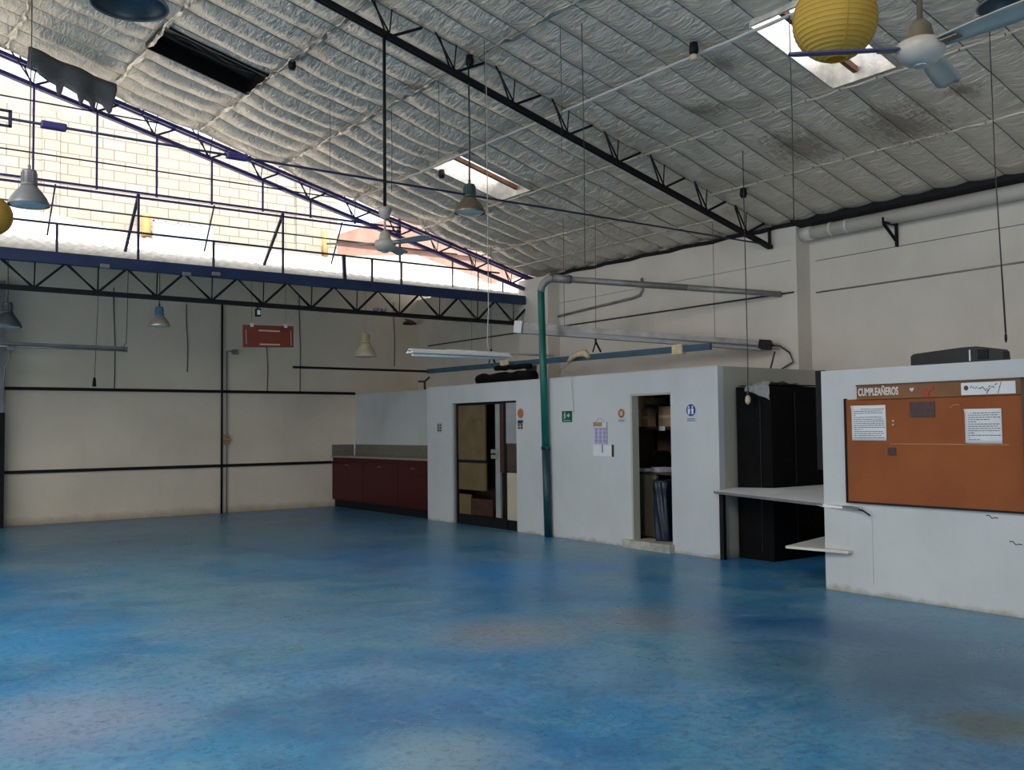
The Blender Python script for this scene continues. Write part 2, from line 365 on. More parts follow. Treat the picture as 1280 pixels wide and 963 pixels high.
def cork():
    t = NT('orange_brown_felt_board'); f = t.noise(2.2, 5); c = t.ramp(f, [(.3, (.24, .062, .012)), (.7, (.31, .088, .019))])
    c = t.mix(t.ramp(t.noise(160, 2, .8), [(.62, BW0), (.72, (.5,)*3)]), c, (.34, .15, .06, 1)); t.link(c, t.b.inputs['Base Color'])
    t.b.inputs['Roughness'].default_value = .8; t.link(t.bump(t.noise(200, 2), .15, .003), t.b.inputs['Normal']); return t.m
M['cork'] = cork()
M['board_strip'] = simple('brown_board_header', (.20, .085, .03), .7, 0, .2, 3, .05)
def wrap_mat():
    t = NT('clear_wrinkled_wrap'); t.b.inputs['Base Color'].default_value = (.75, .75, .75, 1); t.b.inputs['Roughness'].default_value = .18
    t.b.inputs['Transmission Weight'].default_value = .55; t.b.inputs['IOR'].default_value = 1.2
    t.link(t.bump(t.noise(18, 5, .7), .9, .03), t.b.inputs['Normal']); return t.m
M['wrap'] = wrap_mat()

# ------------------------------------------------------------------ room shell
BX, FY, RY = 8.9, 18.4, 14.1            # booth front, far wall, rear edge of the main roof
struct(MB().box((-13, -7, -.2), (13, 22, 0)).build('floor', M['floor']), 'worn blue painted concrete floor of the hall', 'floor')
struct(MB().box((-11.6, FY, 0), (11.37, FY+.2, 5.15)).build('wall_far', M['far_wall']), 'cream painted far wall under the blue beam', 'wall')
rw = MB(); rw.box((XW, 8.2, 0), (11.7, FY, 4.5)); rw.box((11.37, -5.2, 0), (11.7, 8.2, 4.4))
struct(rw.build('wall_right', M['right_wall']), 'tall off-white right wall with a step beside the column line', 'wall')
struct(MB().box((10.8, 13.38, 0), (XW, 14.25, 4.36)).build('wall_pier', M['right_wall']), 'off-white masonry pier under the rear roof truss', 'pier')
lw = MB(); lw.box((-11.5, -5.2, 0), (-11.3, 3.3, 4.4)); lw.box((-11.5, 13.1, 0), (-11.3, FY, 4.4)); lw.box((-11.5, 3.3, 4.1), (-11.3, 13.1, 4.4))
struct(lw.build('wall_left', M['outer_grey']), 'left hall wall with a wide gateway', 'wall')
bw = MB(); bw.box((-11.3, -5.2, 0), (-2.3, -5, 4.3)); bw.box((5.3, -5.2, 0), (11.37, -5, 4.3))
bw.prism([(-11.3, -5.2, 4.3), (11.37, -5.2, 4.3), (0, -5.2, 7.2)], (0, .2, 0)); bw.box((-2.3, -5.2, 3.75), (5.3, -5, 4.3))
struct(bw.build('wall_back', M['outer_grey']), 'gable wall behind the viewpoint with a wide entrance', 'wall')

# main roof: quilted foil lining with skylight openings
HOLES = [(3.36, 4.64, 11.30, 12.03), (7.22, 8.47, 10.87, 11.60), (7.18, 8.46, 5.06, 5.77)]
PURL = [11.07-1.283*k for k in range(9)]
def inhole(x, y): return any(a < x < b and c < y < d for a, b, c, d in HOLES)
def foilz(x, y):
    z = roofz(x)
    fr = ((y-Y_REF)/PITCH_Y) % 1.0
    dx = min(abs(abs(x)-p) for p in PURL)
    pin = .38 + .62*min(1, dx/.30)
    a = .05 + .04*max(0, min(1, (y-7.5)/2.5))
    a *= 1 + .35*mnoise.noise(Vector((x*.9, math.floor((y-Y_REF)/PITCH_Y)*7.3, 1.5)))
    s = a*pin*(math.sin(PI*fr)**.9)
    s += .012*math.sin(3.1*x+1.7*y)*math.sin(2.3*y-.7*x)
    s += .014*mnoise.noise(Vector((x*2.0, y*1.2, 3.3))) + .010*mnoise.noise(Vector((x*8, y*2.2, 7.7)))*(1.7-1.5*pin)
    for h in HOLES:
        ex = max(h[0]-x, 0, x-h[1]); ey = max(h[2]-y, 0, y-h[3])
        s *= min(1, .25 + (ex+ey)/.12)
    return z - s
def frange(a, b, st):
    n = max(1, round((b-a)/st)); return [a+(b-a)*i/n for i in range(n+1)]
xs = sorted(set([round(v, 4) for v in frange(.0, 11.37, .085)] + [round(v, 4) for h in HOLES for v in h[:2]]))
ys = sorted(set([round(v, 4) for v in frange(-5.2, 1.5, .3) + frange(1.5, RY, .035)] + [round(v, 4) for h in HOLES for v in h[2:]]))
g = MB().grid(lambda x, y: (x, y, foilz(x, y)), xs, ys, inhole)
g.grid(lambda x, y: (x, y, roofz(x)), frange(-11.4, 0, 1.0), frange(-5.2, RY, 1.0))
ceil = struct(g.build('ceiling', M['foil']), 'pitched ceiling of quilted silver foil insulation', 'ceiling')
g = MB()
xo = sorted(set([0, 11.7] + [v for h in HOLES for v in h[:2]])); yo = sorted(set([-5.4, RY+.12] + [v for h in HOLES for v in h[2:]]))
g.grid(lambda x, y: (x, y, roofz(x)+.20), xo, yo, inhole)
g.grid(lambda x, y: (x, y, roofz(x)+.20), [-11.8, 0], yo)
g.build('roof_sheet', M['roof_sheet'], ceil)
# skylights
def skylight(n, h, label, tarp=False, bar=True):
    x0, x1, y0, y1 = h
    root = thing('window_%d' % n, ((x0+x1)/2, (y0+y1)/2, roofz((x0+x1)/2)), label, 'skylight', kind='structure')
    c = MB(); lo, hi, th = -.06, .24, .02
    for (ax, ay, bx, by) in ((x0, y0, x1, y0), (x0, y1, x1, y1), (x0, y0, x0, y1), (x1, y0, x1, y1)):
        ox, oy = (th, 0) if ax == bx else (0, th)
        sx = -1 if (ax == bx and ax == x0) else 1; sy = -1 if (ay == by and ay == y0) else 1
        q = [(ax, ay), (bx, by), (bx+ox*sx, by+oy*sy), (ax+ox*sx, ay+oy*sy)]
        c.prism([(a, b, roofz(a)+lo) for a, b in q], (0, 0, hi-lo))
    c.build('curb', M['foil_tape'] if not tarp else M['black_gloss'], root)
    if tarp:
        def tz(x, y):
            u = (y-y0)/(y1-y0); k = mnoise.noise(Vector((x*2, y*9, 0)))
            return (x, y, roofz(x)+.13 - .05*math.sin(PI*u) + .03*k + .012*math.sin(30*y+3*x+4*k))
        MB().grid(tz, frange(x0, x1, .04), frange(y0, y1, .02)).build('black_tarp', M['black_gloss'], root, 'black plastic sheet closing the opening')
    else:
        MB().grid(lambda x, y: (x, y, roofz(x)+.245+.012*math.sin(y*2*PI/.12)), [x0-.05, x1+.05], frange(y0-.05, y1+.05, .015)).build('pane', M['fibreglass'], root)
        if bar:
            ym = y0 + (y1-y0)*bar
            MB().bar((x0, ym, roofz(x0)+.05), (x1, ym, roofz(x1)+.05), .05, .06).build('rafter_bar', M['rust_bar'], root)
    return root
skylight(1, HOLES[0], 'skylight opening covered with black plastic, near the upper left', tarp=True)
skylight(2, HOLES[1], 'bright narrow skylight behind the dark green pendant lamp', bar=.45)
skylight(3, HOLES[2], 'bright skylight behind the yellow paper lantern at top right', bar=.62)

# purlins that carry the foil: bright taped strips
def strip(name, x, wd, y0, y1, amp, mat, label, dz=.035, ph=0):
    def f(u, y):
        z = roofz(x) - dz - amp*abs(math.sin(y*7+ph))*(.5+.5*math.sin(y*2.3+ph)) - .02*math.cos(u*PI)
        if amp > .02:
            k = mnoise.noise(Vector((y*3.1, ph*5, 0))); k2 = mnoise.noise(Vector((y*7.7, ph*3, u*2)))
            return (x + u*wd*max(.12, .7+1.5*k) + .05*mnoise.noise(Vector((y*2, ph, 9))), y, roofz(x)-dz-.045*k2-.02*k)
        return (x + u*wd, y, z)
    o = MB().grid(f, [-.5, -.3, 0, .3, .5], frange(y0, y1, .06)).build(name, mat); o.modifiers.new('t', 'SOLIDIFY').thickness = .006
    tag(o, label, 'ceiling strip', 'taped seams along the roof purlins'); return o
strip('foil_seam', PURL[3], .055, 1.5, 14.0, .006, M['pvc'], 'straight pale strip along the ceiling beside the two bright skylights', .07)
strip('foil_seam', PURL[2], .03, 1.5, 14.0,   .014, M['foil'], 'thin crinkled foil seam at the lower edge of the bright skylights', .06, 1)
strip('foil_seam', PURL[1], .022, 1.5, 14.0,   .012, M['foil'], 'thin foil seam second from the right wall', .055, 2)
strip('foil_seam', PURL[4], .07, 1.5, 14.0, .05, M['foil_tape'], 'crumpled foil seam passing behind the far white fan rod', .05, 3)
strip('foil_seam', PURL[5], .07, 1.5, 14.0, .05, M['foil_tape'], 'crumpled foil seam at the lower end of the black covered skylight', .05, 4)
strip('foil_seam', PURL[6], .07, 4.0, 14.0, .05, M['foil_tape'], 'crumpled foil seam at the upper end of the black covered skylight', .05, 5)
strip('foil_seam', PURL[7], .07, 6.0, 14.0, .04, M['foil_tape'], 'crumpled foil seam highest on the slope, at the top left', .05, 6)
strip('foil_seam', 10.42, .04, 9.0, 14.0, .006, M['foil_tape'], 'short thin foil seam nearest the right wall', .075, 7)

# black strip standing in for the shaded eave gap, and the wall's top edge
fl = MB(); fl.prism([(11.02, -5, 4.47), (11.36, -5, 4.40), (11.36, -5, 4.33), (11.04, -5, 4.385)], (0, 13.25, 0))
struct(fl.build('trim_1', M['black_steel']), 'black strip standing in for the shaded eave gap above the white pipe', 'trim')
fl = MB(); fl.tube([(11.05, 8.2 + k*.3, 4.405 + .012*math.sin(k*2.1)) for k in range(19)], .03, 6)
struct(fl.build('trim_2', M['black_steel']), 'ragged black edge along the top of the right wall', 'trim')

# far bay roof, block wall and buildings outside
def cor(x, y): return (x, y, 4.06 + (y-14.12)*.272 + .025*math.sin(x*2*PI/.18))
rf = MB().grid(cor, frange(-11.5, 11.5, .03), [14.12, 16.3, 18.75]); o = rf.build('roof', M['corrugated']); o.modifiers.new('s', 'SOLIDIFY').thickness = .012
struct(o, 'weathered corrugated roof rising behind the blue beam', 'roof')
bwall = MB(); bwall.box((-6, 19.0, 4.2), (9.4, 19.25, 7.55)); bwall.box((8.42, 18.93, 4.2), (8.72, 19.0, 7.0)); bwall.box((3.45, 18.95, 4.2), (3.75, 19.0, 7.45))
o = struct(bwall.build('wall_block', M['block']), 'sunlit concrete block wall of the neighbouring building', 'wall')
top = MB(); top.box((-6, 19.02, 7.55), (5.2, 19.22, 8.0)); top.build('parapet', M['plaster'], o)
low = MB(); low.box((-6, 18.9, 4.2), (9.4, 19.0, 5.42)); low.build('plaster_band', M['plaster'], o)
win = thing('window_4', (6.0, 18.95, 5.5), 'row of pale blue panes low in the sunlit block wall', 'window', kind='structure')
f = MB(); y = 18.88
for k in range(6): f.box((5.42+.23*k, y, 5.32), (5.445+.23*k, y+.04, 5.72))
f.box((5.42, y, 5.32), (6.6, y+.04, 5.35)); f.box((5.42, y, 5.69), (6.6, y+.04, 5.72)); f.build('frame', M['white_plastic'], win)
for k in range(5): MB().box((5.445+.23*k, y+.015, 5.35), (5.65+.23*k, y+.03, 5.69)).build('pane', M['pane_blue'], win)
o = MB().lathe([(0, -.0), (.085, 0), (.09, .02), (.09, .40), (.07, .43), (0, .43)], (5.25, 18.78, 5.36), 20).build('outdoor_post', M['yellow_print'])
tag(o, 'small ochre capped post beside the pale blue panes outside', 'post')
o = MB().lathe([(0, 0), (.06, 0), (.065, .3), (.05, .6), (0, .62)], (9.0, 18.78, 5.3), 16).build('outdoor_post', M['yellow_print'])
tag(o, 'ochre stained pipe stub outside, behind the far white fan', 'post')
dome = MB(); dome.prism([(2.0+.1*k, 18.72, 5.30 + .30*max(0, 1-((k-8)/24.0)**2)) for k in range(33)] + [(5.2, 18.72, 5.24), (2.0, 18.72, 5.24)], (0, .12, 0))
tag(dome.build('arched_roof_sheet', M['corrugated']), 'low arched grey roof sheet outside, left below the block wall', 'roof sheet')
rb = MB(); rb.box((10.2, 21.0, 3.5), (16, 23, 6.2)); rb.prism([(10.0, 20.9, 6.2), (16.2, 20.9, 6.2), (13.0, 20.9, 7.4)], (0, 2.2, 0))
struct(rb.build('wall_brick', M['red_brick']), 'pale red brick building beyond the right end of the clerestory', 'building')
gb = MB(); gb.prism([(8.4, 19.3, 5.0), (13.5, 19.3, 4.6), (13.5, 19.3, 5.3), (11.6, 19.3, 5.72), (8.4, 19.3, 5.35)], (0, .6, 0))
tag(gb.build('outdoor_roof', M['roof_sheet']), 'grey sheet roof outside, low at the right end of the clerestory', 'roof sheet')

# ------------------------------------------------------------------ trusses
def truss(y, label, mat, matw, x_lo, tie):
    root = thing('roof_truss', (XW-.05, y, 4.15), label, 'roof truss', 'inclined steel roof trusses')
    zb = lambda x: 4.13 + .2535*(XW-x)
    zt = lambda x: 4.40 + .2545*(XW-x)
    b = MB()
    for s in (-1, 1): b.bar((x_lo, y+s*.022, zb(x_lo)), (XW-.03, y+s*.022, zb(XW-.03)), .03, .055)
    b.build('bottom_chord', mat, root)
    t = MB()
    for s in (-1, 1): t.bar((x_lo, y+s*.05, zt(x_lo)+tie), (XW-.03, y+s*.05, zt(XW-.03)+tie), .04, .05)
    t.build('top_chord', mat, root)
    k = 0; x = 10.5
    while x > x_lo+.5:
        for s in (-1, 1): MB().tube([(x, y+s*.035, zb(x)), (x-.22+s*.06, y+s*.05, zt(x-.22)+.06)], .011, 6).build('web_bar', matw, root)
        MB().bar((x, y, zb(x)), (x+.40, y, zt(x+.40)+.02), .028, .028).build('web_bar', matw, root)
        MB().tube([(x, y, zb(x)), (x+.05, y+.02, zt(x)+.05)], .008, 6).build('web_bar', matw, root)
        x -= .806
    MB().bar((XW-.05, y, zb(XW-.05)-.02), (XW-.05, y, zt(XW-.05)), .035, .03).build('end_post', mat, root)
    return root
tf = truss(8.61, 'dark inclined steel truss crossing the ceiling in front of both bright skylights', M['black_steel'], M['black_steel'], .3, .10)
r = MB().tube([(-2, 8.61, 4.17), (XW-.06, 8.61, 4.17)], .012, 8).build('tie_rod', M['navy_steel'], tf)
for px, py in ((67, 160), (296, 199)):
    p = at(px, py, 1, 8.61); MB().box((p.x-.10, 8.575, 4.14), (p.x+.10, 8.645, 4.20), .012).build('turnbuckle', M['violet_steel'], r)
p = at(8, 149, 1, 8.61); MB().box((p.x-.14, 8.595, 4.10), (p.x+.03, 8.625, 4.115)).box((p.x-.14, 8.595, 4.225), (p.x+.03, 8.625, 4.24)).box((p.x+.015, 8.595, 4.10), (p.x+.04, 8.625, 4.24)).build('clevis', M['navy_steel'], r)
tr_ = truss(14.09, 'violet-blue inclined truss at the rear edge of the ceiling above the clerestory', M['violet_steel'], M['navy_steel'], .3, -.03)

# clerestory bars that hang from the rear truss
YC = 14.07
cf = thing('clerestory_frame', (6, YC, 5.0), 'violet-blue bar frame hanging under the rear truss in front of the block wall', 'bar frame')
zb = lambda x: 4.13 + .2535*(XW-x)
d = MB()
for z in (4.965, 5.035): d.bar((-1, YC, z), (8.15, YC, z), .03, .03)
d.build('double_rail', M['violet_steel'], cf)
for z, x1 in ((4.70, 9.3), (5.39, 7.2), (6.10, 4.1)):
    MB().tube([(-1, YC, z), (x1, YC, z)], .011, 6).build('thin_rail', M['navy_steel'], cf)
for x in (.83, 1.64, 2.45, 3.26, 4.08, 4.89, 5.69, 6.49, 7.28, 8.09):
    MB().bar((x, YC, 5.0), (x, YC, zb(x)), .026, .026).build('hanger_bar', M['violet_steel'], cf)
for x in (2.73, 4.93, 7.05): MB().tube([(x, YC, 5.0), (x-.03, YC+.35, 4.35)], .012, 6).build('stay', M['navy_steel'], cf)
MB().bar((8.13, YC, 5.45), (8.13, YC, 4.45), .03, .03).build('hanger_bar', M['violet_steel'], cf)
for x in (9.2, 9.75, 10.3): MB().bar((x, YC, 4.1), (x, YC, zb(x)), .02, .02).build('hanger_bar', M['navy_steel'], cf)

# blue beam truss under it, with its railing
bt = thing('beam_truss', (6, YC, 3.53), 'long blue topped lattice beam spanning below the clerestory', 'lattice beam')
MB().box((-11.2, YC-.06, 3.90), (10.78, YC+.04, 4.06), .006).build('blue_fascia', M['blue_beam'], bt)
b = MB()
for s in (-1, 1): b.bar((-3, YC+s*.035, 3.54), (10.78, YC+s*.035, 3.54), .045, .06)
b.build('bottom_chord', M['black_steel'], bt)
x = 2.49-.81*2
while x < 10.7:
    for s in (-1, 1): MB().tube([(x, YC+s*.03, 3.55), (x-.40+s*.03, YC+s*.04, 3.91)], .012, 6).build('web_bar', M['black_steel'], bt)
    MB().bar((x, YC, 3.55), (x+.38, YC, 3.91), .032, .032).build('web_bar', M['black_steel'], bt)
    MB().tube([(x, YC, 3.55), (x+.01, YC, 3.91)], .010, 6).build('web_bar', M['black_steel'], bt)
    x += .805
rl = thing('railing', (6, YC-.02, 4.06), 'thin dark railing with short posts on top of the blue beam', 'railing')
MB().tube([(-2, YC-.03, 4.46), (10.2, YC-.03, 4.44)], .016, 8).build('handrail', M['navy_steel'], rl)
for x, h in ((1.6, 4.46), (2.75, 4.46), (3.82, 5.0), (4.91, 4.46), (6.01, 5.0), (7.58, 4.45), (8.14, 4.45)):
    MB().bar((x, YC-.03, 4.055), (x, YC-.03, h), .03, .03).build('post', M['navy_steel'], rl)
MB().bar((7.08, YC-.03, 4.055), (7.06, YC-.03, 4.46), .055, .04).build('post', M['navy_steel'], rl)
for x in (3.82, 6.01): MB().bar((x, YC-.03, 5.0), (x+.05, YC+.85, 4.33), .04, .04).build('brace', M['navy_steel'], rl)
# small white clamps under the blue beam
for px, lab in ((131, 'leftmost of the pale clamps'), (233, 'middle of the pale clamps, with a wire'), (270, 'rightmost of the pale clamps')):
    p = at(px, 333 if px < 200 else 343, 1, YC-.09)
    o = MB().box((p.x-.06, p.y-.03, p.z-.025), (p.x+.06, p.y+.025, p.z+.03), .008).build('beam_clamp', M['lamp_grey'])
    tag(o, 'small %s on the underside of the blue beam' % lab, 'clamp', 'pale clamps on the blue beam')

# torn sheet that hangs from the roof edge, top left
pts_t = [(34, 62), (145, 107)]
a = at(36, 60, 1, 13.3); c = at(145, 108, 1, 13.3)
bot = [(0, .36), (.06, .34), (.08, .28), (.13, .40), (.17, .41), (.24, .43), (.33, .43), (.36, .56), (.40, .56), (.42, .40), (.47, .42), (.52, .46), (.55, .60), (.58, .60), (.60, .50), (.66, .50), (.70, .58), (.73, .58), (.75, .44), (.82, .44), (.86, .50), (.90, .56), (.93, .50), (1, .10)]
fl = MB(); cols = []
def fpt(u, v):
    base = a.lerp(c, u); return Vector((base.x - (.10*v if u < .5 else 0), base.y - .08*math.sin(v*3)-.03*math.sin(u*14), base.z - v*.85 + .02))
US = [u for u, _ in bot]
V = [[fl.bm.verts.new(fpt(u, hv*q/4)) for q in range(5)] for u, hv in bot]
for i in range(len(V)-1):
    for j in range(4): fl.bm.faces.new((V[i][j], V[i+1][j], V[i+1][j+1], V[i][j+1])).smooth = True
o = fl.build('torn_sheet', M['foil_flap']); o.modifiers.new('s', 'SOLIDIFY').thickness = .008
tag(o, 'torn grey insulation sheet with a ragged lower edge hanging from the roof edge', 'torn sheet')

# ------------------------------------------------------------------ booth along the right side
D1, D2 = (11.84, 13.66), (8.56, 9.29)
TOPB = 2.33
bf = MB()
for y0, y1, z0, z1 in ((7.77, D2[0], 0, TOPB), (D2[0], D2[1], 2.04, TOPB), (D2[1], D1[0], 0, TOPB), (D1[0], D1[1], 2.03, TOPB), (D1[1], 14.46, 0, TOPB)):
    bf.box((BX, y0, z0), (BX+.1, y1, z1))
bf.box((BX+.1, 14.36, 0), (9.6, 14.46, TOPB)); bf.box((9.52, 14.46, 0), (9.62, FY, TOPB+.02))
bo = struct(bf.build('wall_booth', M['white_wall']), 'long white booth wall with two doorways', 'wall')
MB().box((BX+.1, 7.77, 0), (XW, 7.85, TOPB)).build('side_panel', M['beige_panel'], bo, 'dull beige end panel of the booth')
MB().box((BX+.1, 7.86, TOPB-.06), (XW, 14.36, TOPB-.005)).box((9.62, 14.46, TOPB-.06), (XW, FY, TOPB-.005)).build('booth_roof', M['outer_grey'], bo)
MB().box((BX+.1, 11.0, 0), (XW, 11.08, TOPB-.06)).build('partition', M['brown_in'], bo)
MB().box((10.9, 7.86, 0), (10.95, 11.0, TOPB-.06)).box((10.6, 11.08, 0), (10.65, 14.36, TOPB-.06)).build('lining', M['brown_in'], bo)
MB().box((BX-.004, 7.772, TOPB-.01), (BX+.06, 14.46, TOPB+.006)).build('top_edge', M['outer_grey'], bo)
# plaster marks
# doorway 1: steel door with tan panels
dr = thing('door_1', (BX, 12.7, 0), 'steel framed door with tan panels left of the green pole', 'door', kind='structure')
X1 = BX+.035
def dbx(px0, px1, z0, z1, x0=0, x1=.03, bev=0):
    ya, yb = at(px0, 580, 0, X1+x0).y, at(px1, 580, 0, X1+x0).y
    return MB().box((X1+x0, yb, z0), (X1+x1, ya, z1), bev)
f = dbx(569, 572.5, 0, 2.02, .02, .06); y_a = at(572, 580, 0, X1).y; y_b = at(646, 580, 0, X1).y
f.box((X1, at(633, 580, 0, X1).y, 0), (X1+.05, at(630, 580, 0, X1).y, 2.02)); f.box((X1+.02, y_b, 1.99), (X1+.06, y_a, 2.028)); f.box((X1+.02, y_b, 0), (X1+.06, y_a, .16)); f.box((X1, y_b-.02, 0), (X1+.04, y_b+.015, 1.3))
f.build('frame', M['black_steel'], dr)
dbx(573, 606.5, 1.08, 1.985, .03, .06).build('upper_panel', M['tan_panel'], dr)
dbx(573.5, 607, .58, 1.03, .03, .06).build('lower_panel', M['tan_panel'], dr)
dbx(574, 588, .17, .50, .03, .06).build('kick_panel', M['tan_panel'], dr)
dbx(588, 615, .17, .44, .04, .07).build('scuffed_panel', M['red_brown'], dr)
dbx(573, 607, 1.03, 1.08, .02, .07).build('mid_rail', M['black_steel'], dr)
dbx(564, 569.5, .0, 2.02, .0, .05).build('jamb_strip', M['lamp_grey'], dr)
dbx(619.5, 625, .17, 2.0, .03, .07).build('leaf_edge', M['grey_panel'], dr)
dbx(625, 630, .9, 2.0, .01, .06).build('leaf_strip', M['red_brown'], dr)
h = dbx(613.5, 621, 1.11, 1.26, .005, .03, .006).build('lock_plate', M['steel_top'], dr)
yk = at(617, 580, 0, X1).y
MB().tube([(X1+.005, yk, 1.19), (X1-.04, yk, 1.19), (X1-.04, yk-.09, 1.19)], .012, 8).build('handle', M['black_steel'], h)
dbx(633, 646, 1.36, 2.0, .0, .03).build('side_light', M['grey_panel'], dr)
dbx(633, 646, .92, 1.36, .012, .03).build('side_middle_panel', M['dark_brown'], dr)
dbx(633.5, 646, .16, .90, -.015, .025, .008).build('side_lower_panel', M['cream_panel'], dr)
dbx(569, 646, .0, 2.03, .5, .52).build('dark_screen', M['dark_brown'], dr)
s = MB()
for k in range(7):
    y0 = 13.10-.04*k; z0 = 1.78+random.uniform(-.05, .05); s.bar((X1+.028, y0, z0), (X1+.028, y0-random.uniform(-.03, .05), z0-random.uniform(.02, .1)), .004, .01)
s.build('scribble', M['ink'], dr)
# doorway 2
d2 = thing('door_2', (BX, 8.9, 0), 'narrow open doorway to the store room right of the calendar', 'doorway', kind='structure')
MB().box((BX-.01, D2[1]-.035, .1), (BX+.11, D2[1]-.001, 2.04)).box((BX-.004, D2[0]+.001, 2.012), (BX+.11, D2[1]-.035, 2.039)).build('door_frame', M['beige_panel'], d2)
st = MB(); st.prism([(BX-.09, 8.53, 0), (BX-.09, 9.40, 0), (BX-.001, 9.40, 0), (BX-.001, 9.285, 0), (BX+.3, 9.285, 0), (BX+.3, 8.565, 0), (BX-.001, 8.565, 0), (BX-.001, 8.53, 0)], (0, 0, .105)); 
o = st.build('doorstep', M['concrete']); tag(o, 'worn white concrete doorstep of the store room doorway', 'doorstep')
# store room contents
sh = thing('storage_shelf', (9.9, 8.9, 1.58), 'wooden shelf full of boxes inside the narrow doorway', 'shelf')
MB().box((9.5, 8.4, 1.56), (10.0, 10.2, 1.60)).build('board', M['dark_brown'], sh)
MB().bar((9.98, 8.9, 1.25), (9.98, 8.9, 1.56), .03, .03).bar((9.98, 8.9, 1.27), (9.55, 8.9, 1.555), .025, .025).bar((9.98, 9.9, 1.25), (9.98, 9.9, 1.56), .03, .03).build('bracket', M['black_steel'], sh)
MB().box((10.0, 8.3, 1.0), (10.03, 10.4, 2.1)).build('backboard', M['brown_in'], sh)
def carton(px0, px1, py0, py1, xf, dep, mat, label, rot=0, name='cardboard_box', z0=None):
    p = at(px0, py1, 0, xf); q = at(px1, py0, 0, xf); zb_ = z0 if z0 is not None else p.z
    r = thing(name, (xf+dep/2, (p.y+q.y)/2, zb_), label, 'box', 'boxes on the store room shelf')
    MB().box((xf, q.y, zb_), (xf+dep, p.y, q.z), .006).build('body', mat, r)
    MB().box((xf-.002, q.y+.01, (zb_+q.z)/2-.02), (xf+.0005, p.y-.01, (zb_+q.z)/2+.02)).build('tape', M['cream'], r)
    return r
carton(789, 799, 494, 529, 9.52, .3, M['cardboard'], 'tall brown box at the left end of the store room shelf', z0=1.60)
carton(802, 810, 511, 529, 9.55, .3, M['cardboard'], 'small square brown box between tall box and black bin on shelf', z0=1.60)
carton(823, 838, 508, 529, 9.52, .3, M['cardboard'], 'wide brown box at the right end of the store room shelf', z0=1.60)
p = at(816.5, 527, 0, 9.62)
o = MB().lathe([(0, 0), (.04, 0), (.05, .02), (.055, .15), (.04, .19), (0, .2)], (9.74, p.y, 1.60), 16).build('black_jar', M['black_gloss']); tag(o, 'black jar between the brown boxes on the store room shelf', 'jar')
q = at(818, 505, 0, 9.6); zt_ = max(at(802, 511, 0, 9.55).z, at(823, 508, 0, 9.52).z)
o = MB().box((9.56, q.y-.16, zt_+.002), (9.8, q.y+.16, zt_+.03), .004).build('flat_carton', M['dark_brown']); tag(o, 'flattened dark carton lying across the shelf boxes', 'carton')
o = MB().box((9.56, q.y-.02, zt_+.032), (9.8, q.y+.14, zt_+.12), .006).build('cardboard_box', M['cardboard']); tag(o, 'small brown box topmost on the shelf pile', 'box', 'boxes on the store room shelf')
p = at(824, 529, 0, 9.495); o = MB().box((9.488, p.y-.11, 1.545), (9.496, p.y, 1.605)).build('shelf_label', M['paper']); tag(o, 'white label on the edge of the store room shelf', 'label')
dk = thing('desk', (9.5, 9.0, 0), 'olive grey desk with papers on top in the narrow doorway', 'desk')
ya, yb = at(798, 640, 0, 9.30).y, at(821, 640, 0, 9.30).y; ZD = at(806, 590, 0, 9.30).z
MB().box((9.30, yb, .105), (9.34, ya, ZD-.03)).build('side_panel', M['olive_panel'], dk)
MB().box((9.27, 8.0, ZD-.03), (9.85, ya+.05, ZD)).build('desk_top', M['dark_brown'], dk)
MB().box((9.8, 8.0, .105), (9.84, ya, ZD-.03)).build('back_panel', M['olive_panel'], dk)
for k, (px, rz, lab) in enumerate(((804, .1, 'white paper stack at the left on the store room desk'), (826, -.25, 'pinkish paper stack at the right on the store room desk'))):
    p = at(px, 586, 0, 9.42); r = MB()
    for q in range(4):
        aa = rz+random.uniform(-.12, .12); cxx, cyy = 9.42+random.uniform(0, .02), p.y
        r.prism([(cxx+u*math.cos(aa)*.1-v*math.sin(aa)*.11, cyy+u*math.sin(aa)*.1+v*math.cos(aa)*.11, ZD+.001+q*(.010+.006*k)) for u, v in ((-1, -1), (1, -1), (1, 1), (-1, 1))], (0, 0, .009+.006*k))
    tag(r.build('paper_stack', M['paper'] if k == 0 else M['pale_violet']), lab, 'papers')
p = at(829, 575, 0, 9.6)
o = MB().lathe([(0, 0), (.14, 0), (.17, .08), (.15, .2), (.08, .27), (0, .28)], (9.74, at(829, 575, 0, 9.74).y, ZD+.001), 18).build('dark_bundle', M['black']); tag(o, 'dark rounded bundle standing on the store room desk', 'bundle')
bb = thing('rubbish_bag', (9.14, 8.66, .105), 'dark blue plastic rubbish bag inside the narrow doorway', 'bag')
BY, BZ = at(832, 640, 0, 9.14).y, at(830, 601, 0, 9.1).z
def bagf(u, v):
    rr = (.155+.012*math.sin(5*u)+.010*math.sin(9*u+6*v))*(1 if v < .85 else 1.12)*(.9+.1*math.sin(v*PI)); return (9.14+rr*math.cos(u), BY+rr*math.sin(u)*.95, .107+v*(BZ-.107))
MB().grid(bagf, [2*PI*k/40 for k in range(41)], [k/14 for k in range(15)]).build('bag_body', M['blue_bag'], bb)
MB().tube([(9.14+.172*math.cos(2*PI*k/24), BY+.165*math.sin(2*PI*k/24), BZ-.005) for k in range(25)], .012, 6).build('bag_rim', M['blue_bag'], bb)
MB().lathe([(0, 0), (.12, 0)], (9.14, BY, .112), 24).build('bag_base', M['blue_bag'], bb)

